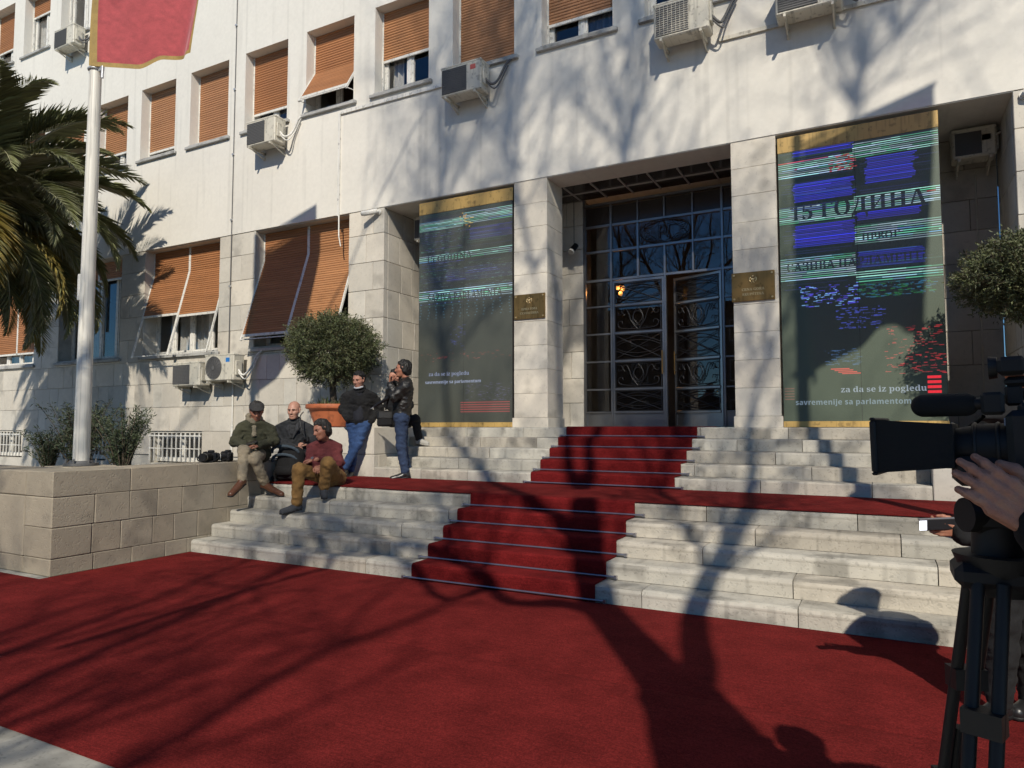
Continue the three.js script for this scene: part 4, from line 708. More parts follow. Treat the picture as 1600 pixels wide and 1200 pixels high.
pottedTree('clipped evergreen tree at the right edge above the television camera', 1.6, PORCH + 0.28, 0.85, 'clipped trees in terracotta pots', 0.44, 0.72);
{ const b = single('pot_stand', [cbox(1.2, 1.92, PORCH, PORCH + 0.275, 0.5, 1.2, 0.01)], M.clad[3], 'square stone stand under the right potted tree', 'stand', [1.56, PORCH, 0.85]); }
function shrub(label, x, z, r, h, n, up) {
  const o = thing('garden_shrub', label, 'shrub', [x, 0.6, z], 'shrubs behind the planter wall');
  const st = []; const L = [];
  for (let i = 0; i < n; i++) { const a = rnd(0, 6.28), q = rnd(0.2, 1) * r, hh = h * rnd(0.5, 1), top = V(q * Math.cos(a), hh, q * Math.sin(a)); st.push(limb([[q * 0.15 * Math.cos(a), 0, q * 0.15 * Math.sin(a), 0.012], [top.x * 0.45, hh * 0.55, top.z * 0.45, 0.008], [top.x, hh, top.z, 0.004]], 5));
    for (let k = 0; k < 90; k++) { const t = rnd(0.25, 1.02), p = V(top.x * t * t, hh * t, top.z * t * t), d = V(Math.cos(a) * 0.4, up, Math.sin(a) * 0.4).add(rdir().multiplyScalar(0.8)).normalize(), b = rnd(0.6, 1.3); L.push({ p: p.add(rdir().multiplyScalar(0.05)), d, n: rdir(), l: rnd(0.05, 0.12), w: rnd(0.006, 0.014), c: [b, b, b * 0.9] }); } }
  part('stems', st, M.bark, o, true); const f = part('foliage', leavesGeo(L), LM.shrub, o, true); f.userData.kind = 'stuff';
}
shrub('dark leafy shrub to the behind the flagpole foot', -13.6, 2.2, 0.75, 1.45, 52, 0.4);
shrub('feathery dark shrub just right of the flagpole', -12.4, 2.1, 0.65, 1.3, 46, 0.5);
shrub('low shrub at the far left behind the planter wall', -15.0, 2.0, 0.5, 0.95, 26, 0.4);

// date palm: every frond is a part
{
  const px = -15.75, pz = 3.1, cy = 5.75, o = thing('palm_tree', 'date palm with arching grey-green fronds left of the flagpole', 'palm tree', [px, 1.02, pz]);
  part('trunk', limb([[0, -0.6, 0, 0.38], [0.03, 1.2, 0, 0.32], [-0.02, 2.6, 0.02, 0.3], [0, 4.0, 0, 0.33], [0, 5.0, 0, 0.28]], 18), M.bark, o, true);
  const scars = []; for (let i = 0; i < 90; i++) { const a = i * 2.4, y = 0.2 + i * 0.05; scars.push(flat(new THREE.ConeGeometry(0.1, 0.22, 5).scale(1, 1, 0.5).rotateX(0.5).translate(0, 0, 0.3).rotateY(a).translate(0, y, 0))); }
  const sc = part('leaf_scars', scars, M.bark, o, true); sc.userData.kind = 'stuff';
  const dry = lin(1.7, 1.15, 0.4);
  function frond(len, rise, droop, tw, old) {
    // rachis in the x-y plane: leaves at angle rise, bends down
    const N = 34, path = []; let a = rise, x = 0, y = 0; for (let i = 0; i <= N; i++) { path.push(V(x, y, 0)); a -= droop / N * (0.35 + 1.3 * i / N); x += Math.cos(a) * len / N; y += Math.sin(a) * len / N; }
    const rach = limb(path.filter((_, i) => i % 3 === 0 || i === N).map((p, i, A) => [p.x, p.y, p.z, lerp(0.032, 0.005, i / (A.length - 1))]), 5, 2), L = [];
    for (let i = 4; i < N; i++) for (let k = 0; k < 3; k++) for (const s of [-1, 1]) {
      const t = (i + k / 3) / N, p = path[i].clone().lerp(path[i + 1], k / 3), dir = path[i + 1].clone().sub(path[i]).normalize(), up = V(-dir.y, dir.x, 0);
      const l = len * 0.2 * Math.sin(Math.PI * Math.pow(t, 0.75)) * rnd(0.85, 1.12) + 0.12, d = dir.clone().multiplyScalar(0.62 + 0.6 * t).addScaledVector(V(0, 0, s), 0.85 - 0.3 * t).addScaledVector(up, 0.28 + rnd(-0.28, 0.28)).add(V(0, -0.18 * tw, 0)).normalize();
      const b = rnd(0.7, 1.2), o2 = old * (rnd() < 0.75 ? 1 : 0.2); L.push({ p, d, n: up.clone().addScaledVector(V(0, 0, s), -0.5), l, w: 0.0085 * rnd(0.8, 1.15), c: [lerp(b, dry.r * b, o2), lerp(b, dry.g * b, o2), lerp(b, dry.b * b, o2)] });
    }
    const lg = leavesGeo(L); return [rach, lg];
  }
  const rachM = mat(0.28, 0.27, 0.16, { roughness: 0.6 });
  for (let i = 0; i < 78; i++) {
    const tier = i / 78, az = i * 2.39996 + rnd(-0.2, 0.2), rise = lerp(1.4, -1.05, Math.pow(tier, 0.85)) + rnd(-0.1, 0.1), droop = lerp(1.5, 1.25, tier) + rnd(-0.2, 0.25), len = lerp(2.7, 3.4, rnd()), [ra, lf] = frond(len, rise, droop, lerp(0.6, 1.5, tier), tier > 0.55 ? (rnd() < 0.3 ? rnd(0.4, 0.9) : 0.06) : 0.04);
    const f = part('frond', ra, rachM, o, true); f.position.set(Math.cos(az) * 0.16, 5.0 + lerp(0.25, -0.15, tier), -Math.sin(az) * 0.16); f.rotation.set(rnd(-0.35, 0.35), az, 0, 'YXZ'); part('leaflets', lf, LM.palm, f, true);
  }
}
// bare plane trees on the street side of the carpet (behind the viewer); they throw the branch shadows
const SD = V(0.48, 0.84, 1);
function growTwigs(out, p, d, r, len, depth, balls, upb = 0.06) {
  const n = 4, pts = [[p.x, p.y, p.z, r]]; let q = p.clone(), e = d.clone();
  for (let i = 1; i <= n; i++) { e = e.add(rdir().multiplyScalar(0.16)).add(V(0, upb, 0)).normalize(); q = q.clone().addScaledVector(e, len / n); pts.push([q.x, q.y, q.z, r * (1 - 0.6 * i / n)]);
    if (depth > 0 && i >= 1) { const k = rnd() < 0.75 ? 1 : 2; for (let b = 0; b < k; b++) { const s = e.clone().add(rdir().multiplyScalar(0.85)).normalize(); growTwigs(out, q, s, r * (1 - 0.6 * i / n) * 0.72, len * rnd(0.5, 0.78), depth - 1, balls, upb); } } }
  if (depth === 0 && balls && rnd() < 0.12) balls.push(flat(new THREE.IcosahedronGeometry(0.028, 1).translate(q.x, q.y - 0.1, q.z)));
  out.push(limb(pts, depth > 1 ? 6 : depth ? 5 : 4, 1));
}
const TREE = [[[1.08,3.17,10.54,0.3],[1.09,3.56,10.54,0.27],[1.07,3.76,10.55,0.26]],[[1.05,3.79,10.56,0.21],[0.98,4.26,10.59,0.2],[0.87,4.89,10.64,0.19],[0.79,5.43,10.68,0.18],[0.76,5.88,10.7,0.175],[0.77,6.53,10.69,0.17],[0.77,7.12,10.69,0.17]],[[0.81,8.05,10.67,0.12],[0.7,8.94,10.72,0.1],[0.7,9.84,10.73,0.09],[0.6,12.56,10.77,0.085],[0.5,13.67,10.82,0.08],[0.27,13.33,10.93,0.07],[0.08,14.35,11.02,0.06],[-0.17,15.54,11.14,0.05],[-0.07,16.7,11.09,0.035]],[[0.82,8.05,10.67,0.12],[0.96,8.85,10.6,0.1],[0.98,9.64,10.59,0.1],[1.14,10.09,10.51,0.09],[1.47,12.18,10.36,0.085],[1.57,13.25,10.31,0.08],[1.53,14.41,10.32,0.075],[1.66,14.78,10.26,0.06],[1.84,16.08,10.18,0.045]],[[0.77,5.73,10.69,0.1],[0.5,6.91,10.82,0.1],[0.22,7.36,10.96,0.095],[-0.33,8.99,11.22,0.09],[-0.65,9.85,11.37,0.08],[-0.96,10.49,11.52,0.07],[-1.15,12.06,11.61,0.065],[-1.21,13.21,11.64,0.06],[-1.44,14.48,11.75,0.055],[-1.11,16.03,11.6,0.04]],[[0.84,5.06,10.66,0.1],[0.52,5.33,10.81,0.1],[0.12,5.35,11.01,0.085],[-0.1,5.81,11.11,0.08],[-0.26,6.03,11.19,0.075],[-0.53,6.39,11.31,0.06],[-0.93,6.63,11.51,0.055],[-1.58,6.56,11.82,0.05],[-1.83,6.73,11.94,0.045],[-2.36,7.86,12.2,0.035]],[[-0.1,5.81,11.11,0.06],[-0.4,5.39,11.25,0.06],[-0.87,6.25,11.48,0.05],[-1.5,6.73,11.78,0.045],[-2.13,5.71,12.09,0.045],[-2.47,4.79,12.25,0.04],[-2.68,4.3,12.35,0.035]],[[1.13,3.8,10.52,0.17],[1.27,4.17,10.45,0.155],[1.36,4.59,10.41,0.15],[1.51,5.16,10.34,0.14],[1.66,5.56,10.26,0.125],[1.82,5.88,10.19,0.12],[2.1,6.46,10.05,0.115],[2.16,6.58,10.02,0.11],[2.6,7.86,9.82,0.09],[2.75,8.54,9.74,0.085],[2.9,9.38,9.67,0.08],[3.06,10.12,9.59,0.075],[3.19,10.5,9.53,0.07],[3.45,11.18,9.41,0.065],[3.83,12.21,9.22,0.06],[4.14,13.4,9.07,0.055],[4.23,13.87,9.03,0.05],[4.17,14.73,9.06,0.045]],[[1.66,5.56,10.26,0.05],[1.67,6.11,10.26,0.045],[1.6,6.67,10.29,0.04],[1.86,8.88,10.17,0.035],[2.16,9.27,10.02,0.03]],[[4.23,13.87,9.03,0.035],[4.56,14.08,8.87,0.03],[4.87,14.37,8.73,0.02]]];
{
  const o = thing('plane_tree', 'bare forked plane tree on the street side of the carpet', 'tree', [1.17, 0, 10.5], 'bare plane trees along the street');
  const limbs = TREE.map((l, i) => l.map((p, j) => { const k = i < 2 || i === 7 ? 0 : Math.sin(j * 0.55 + i) * 0.25 * Math.min(1, j * 0.3) * j * 0.35; return [p[0] + SD.x * k, p[1] + SD.y * k, p[2] + SD.z * k, p[3] * (i >= 7 ? 0.76 : i ? 0.95 : 1) * lerp(1, 0.75, sstep(8, 11, p[1]))]; }));
  const trunk = [[1.2, -0.05, 10.5, 0.42], [1.19, 0.5, 10.5, 0.34], [1.16, 1.6, 10.51, 0.31], ...limbs[0].map(p => p)];
  part('trunk', limb(trunk, 16), M.bark, o);
  const balls = [];
  limbs.slice(1).forEach((l, i) => { const b = part('branch', limb(l, 10), M.bark, o); const tw = [];
    const n = Math.round(l.length * (i === 0 ? 0.6 : 2.2)); for (let k = 0; k < n; k++) { const s = Math.max(1, Math.floor(rnd(0.25, 1) * (l.length - 1))), P0 = V(...l[s]), D0 = V(...l[s]).sub(V(...l[s - 1])).normalize(); if (P0.y < 5.4) continue; growTwigs(tw, P0, D0.add(rdir().multiplyScalar(0.8)).add(V(0, 0.3, 0)).normalize(), Math.min(0.024, l[s][3] * 0.45), rnd(1.2, 2.2), 2, balls); }
    if (l[l.length - 1][1] > 9) for (let k = 0; k < 12; k++) { const e = l[l.length - 1 - (k % 3)], P0 = V(...e), D0 = V(rnd(-0.5, 0.5), 1, rnd(-0.4, 0.4)).normalize(); growTwigs(tw, P0, D0, 0.027, rnd(2.2, 3.4), 3, balls, 0.12); }
    if (tw.length) part('twigs', tw, M.bark, b).userData.kind = 'stuff'; });
  part('seed_balls', balls, M.bark, o).userData.kind = 'stuff';
}
function planeTree(label, x, z, h, s) {
  seed = s; const o = thing('plane_tree', label, 'tree', [x, 0, z], 'bare plane trees along the street'), fork = h * 0.3;
  part('trunk', limb([[x, -0.05, z, 0.36], [x + 0.05, 0.6, z, 0.29], [x, fork * 0.6, z + 0.05, 0.26], [x + 0.03, fork, z, 0.24]], 14), M.bark, o);
  const balls = [];
  for (let i = 0; i < 5; i++) { const a = i * 1.257 + rnd(-0.3, 0.3), pts = []; let p = V(x, fork - 0.15, z), d = V(Math.cos(a) * 0.55, 1, Math.sin(a) * 0.55).normalize(), r = 0.1; for (let k = 0; k < 8; k++) { pts.push([p.x, p.y, p.z, r]); p = p.clone().addScaledVector(d, h * 0.7 / 8); d.add(rdir().multiplyScalar(0.34)).add(V(0, 0.14, 0)).normalize(); r *= 0.76; }
    const b = part('branch', limb(pts, 8), M.bark, o), tw = []; for (let k = 0; k < 12; k++) { const q = 1 + Math.floor(rnd(0, 6.99)); growTwigs(tw, V(...pts[q]), V(...pts[q]).sub(V(...pts[q - 1])).normalize().add(rdir().multiplyScalar(0.8)).normalize(), pts[q][3] * 0.42, rnd(1.3, 2.4), 2, balls); } part('twigs', tw, M.bark, b).userData.kind = 'stuff'; }
  part('seed_balls', balls, M.bark, o).userData.kind = 'stuff';
}
planeTree('bare plane tree further left along the street', -6.6, 13.6, 17.5, 91);
planeTree('bare plane tree straight behind the viewer across the carpet', -0.7, 16.4, 15, 57);
planeTree('bare plane tree far right along the street', 9.2, 12.6, 18, 17);
planeTree('bare plane tree far left along the street', -10.5, 15, 18, 23);
// ---------- people ----------
const PPL={p1:{hd:[-7.719,1.776,3.235],nk:[-7.802,1.634,3.202],sA:[-7.89,1.598,3.302],eA:[-7.959,1.358,3.379],wA:[-7.641,1.302,3.468],sB:[-7.667,1.607,3.071],eB:[-7.526,1.357,3.092],wB:[-7.503,1.302,3.394],pv:[-7.862,1.209,3.113],hA:[-7.847,1.194,3.195],kA:[-7.52,1.24,3.614],aA:[-7.441,0.851,3.704],tA:[-7.423,0.693,3.888],hB:[-7.783,1.191,3.07],kB:[-7.411,1.136,3.527],aB:[-7.435,0.781,3.31],tB:[-7.147,0.654,3.297]},p2:{hd:[-7.772,1.8,2.48],nk:[-7.81,1.638,2.432],sA:[-7.981,1.591,2.52],eA:[-8.011,1.314,2.573],wA:[-7.581,1.254,2.625],sB:[-7.669,1.61,2.299],eB:[-7.589,1.36,2.296],wB:[-7.476,1.308,2.516],pv:[-7.879,1.157,2.379],hA:[-7.901,1.139,2.446],kA:[-7.618,1.147,2.773],aA:[-7.641,0.869,2.743],tA:[-7.624,0.803,2.843],hB:[-7.802,1.137,2.337],kB:[-7.431,1.128,2.672],aB:[-7.56,0.862,2.586],tB:[-7.483,0.799,2.712]},p3:{hd:[-6.499,1.519,3.244],nk:[-6.537,1.358,3.14],sA:[-6.659,1.316,3.236],eA:[-6.616,1.103,3.334],wA:[-6.414,1.061,3.394],sB:[-6.446,1.314,3.032],eB:[-6.366,1.096,3.054],wB:[-6.47,1.135,3.429],pv:[-6.496,0.897,3.03],hA:[-6.521,0.884,3.099],kA:[-6.559,1.019,3.582],aA:[-6.624,0.561,3.539],tA:[-6.678,0.497,3.722],hB:[-6.444,0.88,3.001],kB:[-6.22,1.1,3.43],aB:[-6.357,0.766,3.344],tB:[-6.268,0.68,3.427]},p4:{hd:[-7.182,2.286,1.718],nk:[-7.211,2.13,1.666],sA:[-7.381,2.05,1.751],eA:[-7.45,1.82,1.771],wA:[-7.307,1.679,1.799],sB:[-7.068,2.072,1.529],eB:[-7.009,1.842,1.425],wB:[-7.093,1.62,1.568],pv:[-7.234,1.64,1.644],hA:[-7.306,1.61,1.68],kA:[-7.283,1.242,1.7],aA:[-7.359,0.862,1.679],tA:[-7.298,0.755,1.821],hB:[-7.168,1.61,1.585],kB:[-7.191,1.284,1.733],aB:[-7.323,0.913,1.868],tB:[-7.277,0.798,2.017]},p5:{hd:[-6.405,2.432,1.625],nk:[-6.375,2.286,1.599],sA:[-6.503,2.22,1.458],eA:[-6.664,2.041,1.565],wA:[-6.588,2.243,1.619],sB:[-6.26,2.188,1.736],eB:[-6.414,1.997,1.827],wB:[-6.528,2.222,1.789],pv:[-6.451,1.724,1.601],hA:[-6.498,1.696,1.522],kA:[-6.521,1.265,1.47],aA:[-6.464,0.853,1.411],tA:[-6.584,0.777,1.492],hB:[-6.397,1.694,1.672],kB:[-6.404,1.271,1.658],aB:[-6.357,0.858,1.604],tB:[-6.513,0.785,1.727]},p6:{hd:[-7.165,2.38,0.836],nk:[-7.123,2.209,0.802],sA:[-7.238,2.156,0.859],eA:[-7.282,1.932,0.867],wA:[-7.001,1.789,0.992],sB:[-6.993,2.156,0.729],eB:[-6.962,1.932,0.697],wB:[-6.871,1.788,0.923],pv:[-7.151,1.666,0.723],hA:[-7.196,1.645,0.802],kA:[-6.849,1.755,1.022],aA:[-6.885,1.341,0.934],tA:[-6.838,1.282,1.063],hB:[-7.027,1.644,0.712],kB:[-6.689,1.683,0.91],aB:[-6.691,1.35,0.797],tB:[-6.518,1.29,0.826]},p7:{hd:[0.615,1.553,5.654],nk:[0.616,1.37,5.641],sA:[0.518,1.29,5.8],eA:[0.494,0.964,5.813],wA:[0.326,1.026,5.884],sB:[0.725,1.274,5.463],eB:[0.784,0.989,5.412],wB:[0.624,0.781,5.482],pv:[0.599,0.801,5.61],hA:[0.538,0.772,5.663],kA:[0.518,0.401,5.648],aA:[0.503,0.09,5.612],tA:[0.414,0.05,5.713],hB:[0.664,0.763,5.55],kB:[0.665,0.389,5.524],aB:[0.662,0.087,5.471],tB:[0.585,0.05,5.566]},p8:{hd:[0.58,1.73,8.46],nk:[0.64,1.55,8.48],sA:[0.5,1.47,8.6],eA:[0.44,1.16,8.56],wA:[0.25,1.38,8.555],sB:[0.78,1.47,8.32],eB:[0.8,1.18,8.27],wB:[0.6,1.25,8.14],pv:[0.68,0.97,8.5],hA:[0.64,0.94,8.59],kA:[0.62,0.51,8.57],aA:[0.66,0.09,8.62],tA:[0.55,0.05,8.48],hB:[0.72,0.94,8.42],kB:[0.72,0.51,8.37],aB:[0.76,0.09,8.37],tB:[0.66,0.05,8.24]}};
const sub3 = (a, b) => [a[0] - b[0], a[1] - b[1], a[2] - b[2]], add3 = (a, b, k = 1) => [a[0] + b[0] * k, a[1] + b[1] * k, a[2] + b[2] * k], dot3 = (a, b) => a[0] * b[0] + a[1] * b[1] + a[2] * b[2], len3 = a => Math.hypot(a[0], a[1], a[2]), nrm3 = a => { const l = len3(a) || 1; return [a[0] / l, a[1] / l, a[2] / l]; }, crs3 = (a, b) => [a[1] * b[2] - a[2] * b[1], a[2] * b[0] - a[0] * b[2], a[0] * b[1] - a[1] * b[0]], mix3 = (a, b, t) => [lerp(a[0], b[0], t), lerp(a[1], b[1], t), lerp(a[2], b[2], t)];
const smin = (a, b, k) => { const h = Math.max(k - Math.abs(a - b), 0) / k; return Math.min(a, b) - h * h * k * 0.25; };
const smax = (a, b, k) => -smin(-a, -b, k);
function cap(x, y, z, c) { // tapered capsule c = [a, b, ra, rb]
  const a = c[0], b = c[1], bx = b[0] - a[0], by = b[1] - a[1], bz = b[2] - a[2], px = x - a[0], py = y - a[1], pz = z - a[2];
  const t = clamp((px * bx + py * by + pz * bz) / (bx * bx + by * by + bz * bz + 1e-9)); return Math.hypot(px - bx * t, py - by * t, pz - bz * t) - (c[2] + (c[3] - c[2]) * t);
}
const caps = (list, k) => (x, y, z) => { let d = 1e3; for (const c of list) d = smin(d, cap(x, y, z, c), k); return d; };
function bounds(list, m) { const lo = [1e9, 1e9, 1e9], hi = [-1e9, -1e9, -1e9]; for (const c of list) for (let e = 0; e < 2; e++) for (let i = 0; i < 3; i++) { const r = Math.max(c[2], c[3]) + m; lo[i] = Math.min(lo[i], c[e][i] - r); hi[i] = Math.max(hi[i], c[e][i] + r); } return [lo, hi]; }
// surface nets over a sparse grid
function nets(f, [lo, hi], h) {
  const n = [0, 1, 2].map(i => Math.ceil((hi[i] - lo[i]) / h) + 2), B = 4, [nx, ny, nz] = n, v = new Float32Array(nx * ny * nz).fill(1), at = (i, j, k) => (k * ny + j) * nx + i;
  const rad = h * B * 0.87 + h;
  for (let k = 0; k < nz; k += B) for (let j = 0; j < ny; j += B) for (let i = 0; i < nx; i += B) {
    const d = f(lo[0] + (i + B / 2 - 0.5) * h, lo[1] + (j + B / 2 - 0.5) * h, lo[2] + (k + B / 2 - 0.5) * h), full = Math.abs(d) < rad * 1.25;
    for (let c = k; c < Math.min(k + B, nz); c++) for (let b = j; b < Math.min(j + B, ny); b++) for (let a = i; a < Math.min(i + B, nx); a++) v[at(a, b, c)] = full ? f(lo[0] + a * h, lo[1] + b * h, lo[2] + c * h) : d;
  }
  const id = new Int32Array(nx * ny * nz).fill(-1), P = [], I = [], E = [[0, 1], [0, 2], [0, 4], [1, 3], [1, 5], [2, 3], [2, 6], [3, 7], [4, 5], [4, 6], [5, 7], [6, 7]], q = new Float32Array(8);
  for (let k = 0; k < nz - 1; k++) for (let j = 0; j < ny - 1; j++) for (let i = 0; i < nx - 1; i++) {
    let m = 0; for (let c = 0; c < 8; c++) { q[c] = v[at(i + (c & 1), j + ((c >> 1) & 1), k + (c >> 2))]; if (q[c] < 0) m |= 1 << c; }
    if (m === 0 || m === 255) continue; let x = 0, y = 0, z = 0, w = 0;
    for (const [a, b] of E) { if ((q[a] < 0) === (q[b] < 0)) continue; const t = q[a] / (q[a] - q[b]); x += lerp(a & 1, b & 1, t); y += lerp((a >> 1) & 1, (b >> 1) & 1, t); z += lerp(a >> 2, b >> 2, t); w++; }
    id[at(i, j, k)] = P.length / 3; P.push(lo[0] + (i + x / w) * h, lo[1] + (j + y / w) * h, lo[2] + (k + z / w) * h);
  }
  for (let k = 1; k < nz - 1; k++) for (let j = 1; j < ny - 1; j++) for (let i = 1; i < nx - 1; i++) {
    const s = v[at(i, j, k)] < 0;
    const quad = (a, b, c, d, flip) => { if (a < 0 || b < 0 || c < 0 || d < 0) return; flip ? I.push(a, b, c, a, c, d) : I.push(a, c, b, a, d, c); };
    if (s !== v[at(i + 1, j, k)] < 0) quad(id[at(i, j - 1, k - 1)], id[at(i, j, k - 1)], id[at(i, j, k)], id[at(i, j - 1, k)], s);
    if (s !== v[at(i, j + 1, k)] < 0) quad(id[at(i - 1, j, k - 1)], id[at(i - 1, j, k)], id[at(i, j, k)], id[at(i, j, k - 1)], s);
    if (s !== v[at(i, j, k + 1)] < 0) quad(id[at(i - 1, j - 1, k)], id[at(i, j - 1, k)], id[at(i, j, k)], id[at(i - 1, j, k)], s);
  }
  const g = new THREE.BufferGeometry(); g.setAttribute('position', new THREE.Float32BufferAttribute(P, 3)); g.setIndex(I); g.computeVertexNormals(); return muv(g);
}
const mergeIdx = list => mergeGeometries(list);
const rg = n => 1 - Math.abs(2 * n - 1);
const wr = (x, y, z, s, a) => a * 0.5 * (0.5 - rg(noise3(x * s * 0.8 + y * s * 0.5, y * s * 1.3 + 40, z * s * 0.8 - y * s * 0.4))) + a * (noise3(x * s + 31, y * s * 1.5 + 17, z * s + 5) - 0.5) + a * 0.6 * (noise3(x * s * 2.3, y * s * 3.4, z * s * 2.3) - 0.5);
// head: local frame right, up, forward
function headFrame(hd, fwd, up, s = 1) { const f = nrm3(fwd), r = nrm3(crs3(up, f)), u = crs3(f, r); return { o: hd, r, u, f, s, W: (a, b, c) => [0, 1, 2].map(i => hd[i] + s * (r[i] * a + u[i] * b + f[i] * c)), L: (x, y, z) => { const d = [x - hd[0], y - hd[1], z - hd[2]]; return [dot3(d, r) / s, dot3(d, u) / s, dot3(d, f) / s]; } }; }
const ell = (x, y, z, c, r) => { const a = (x - c[0]) / r[0], b = (y - c[1]) / r[1], d = (z - c[2]) / r[2], k = Math.hypot(a, b, d); return (k - 1) * Math.min(r[0], r[1], r[2]); };
function headSdf(F) {
  return (X, Y, Z) => {
    const [x, y, z] = F.L(X, Y, Z), ax = Math.abs(x);
    let d = ell(x, y, z, [0, 0.035, -0.012], [0.076, 0.088, 0.096]);
    d = smin(d, ell(x, y, z, [0, -0.035, 0.026], [0.06, 0.082, 0.066]), 0.04);
    d = smin(d, cap(ax, y, z, [[0, -0.094, 0.066], [0.018, -0.09, 0.058], 0.018, 0.018]), 0.025);
    d = smin(d, cap(ax, y, z, [[0, 0.026, 0.078], [0.038, 0.022, 0.064], 0.016, 0.014]), 0.018);
    d = smin(d, cap(ax, y, z, [[0.036, -0.022, 0.062], [0.05, -0.018, 0.04], 0.018, 0.018]), 0.02);
    d = smax(d, -ell(ax, y, z, [0.03, 0.002, 0.096], [0.019, 0.012, 0.018]), 0.012);
    d = smin(d, cap(x, y, z, [[0, 0.014, 0.088], [0, -0.026, 0.106], 0.009, 0.013]), 0.012);
    d = smin(d, cap(ax, y, z, [[0.004, -0.032, 0.098], [0.014, -0.032, 0.088], 0.009, 0.008]), 0.008);
    d = smin(d, cap(ax, y, z, [[0, -0.058, 0.09], [0.022, -0.06, 0.078], 0.007, 0.005]), 0.008);
    d = smin(d, cap(ax, y, z, [[0, -0.068, 0.088], [0.018, -0.067, 0.079], 0.008, 0.005]), 0.006);
    d = smin(d, cap(ax, y, z, [[0.077, 0.02, -0.006], [0.074, -0.022, 0.002], 0.014, 0.009]), 0.008);
    return d * F.s;
  };
}
const boxAround = (c, r) => [[c[0] - r, c[1] - r, c[2] - r], [c[0] + r, c[1] + r, c[2] + r]];
function handCaps(w, dir, back, curl = 0.6, s = 1, mirror = 1) { // w wrist, dir along the palm, back: out of the back of the hand
  const d = nrm3(dir), n = nrm3(sub3(back, d.map(v => v * dot3(back, d)))), t = crs3(n, d).map(v => v * mirror), P = (a, b, c) => [0, 1, 2].map(i => w[i] + s * (d[i] * a + t[i] * b + n[i] * c)), L = [];
  for (let i = 0; i < 4; i++) { const b = (i - 1.5) * 0.021; L.push([P(0.01, b * 0.6, 0), P(0.085 - Math.abs(i - 1.2) * 0.004, b, 0), 0.015 * s, 0.012 * s]); }
  const fl = [0.072, 0.082, 0.077, 0.06];
  for (let i = 0; i < 4; i++) { const b = (i - 1.5) * (s > 1 ? 0.0185 : 0.0205), l = fl[i], a0 = 0.085 - Math.abs(i - 1.2) * 0.004; let p = [a0, b, 0], an = -curl * 0.5; const seg = [0.45, 0.32, 0.26]; for (let k = 0; k < 3; k++) { const q = [p[0] + Math.cos(an) * l * seg[k], p[1] + b * 0.06, p[2] + Math.sin(an) * l * seg[k]]; L.push([P(...p), P(...q), (0.0098 - k * 0.0009) * s, (0.0092 - k * 0.001) * s]); p = q; an -= curl * 0.75; } }
  L.push([P(0.015, -0.03, -0.006), P(0.05, -0.055, -0.018), 0.015 * s, 0.012 * s], [P(0.05, -0.055, -0.018), P(0.078, -0.058, -0.026), 0.0115 * s, 0.0105 * s], [P(0.078, -0.058, -0.026), P(0.1, -0.052, -0.036), 0.0105 * s, 0.008 * s]);
  return L;
}
const FM = (r, g, b, o = {}) => mat(r, g, b, { map: T.fabric, bump: T.fabricB, bs: 0.0015, roughness: 0.92, ...o });
const SK = { a: mat(0.5, 0.28, 0.2, { map: T.skin, bump: T.skinB, bs: 0.0012, roughness: 0.6 }), b: mat(0.5, 0.3, 0.22, { map: T.skin, roughness: 0.5 }), c: mat(0.4, 0.2, 0.13, { map: T.skin, roughness: 0.55 }) };
const HAIR = { dark: mat(0.009, 0.0075, 0.0065, { roughness: 0.6, map: T.bark, bump: T.bark, bs: 0.006 }), grey: mat(0.03, 0.027, 0.026, { roughness: 0.6, map: T.bark, bump: T.bark, bs: 0.006 }) };
const eyeM = mat(0.015, 0.012, 0.01, { roughness: 0.2 }), lipM = mat(0.3, 0.12, 0.1, { roughness: 0.5 });
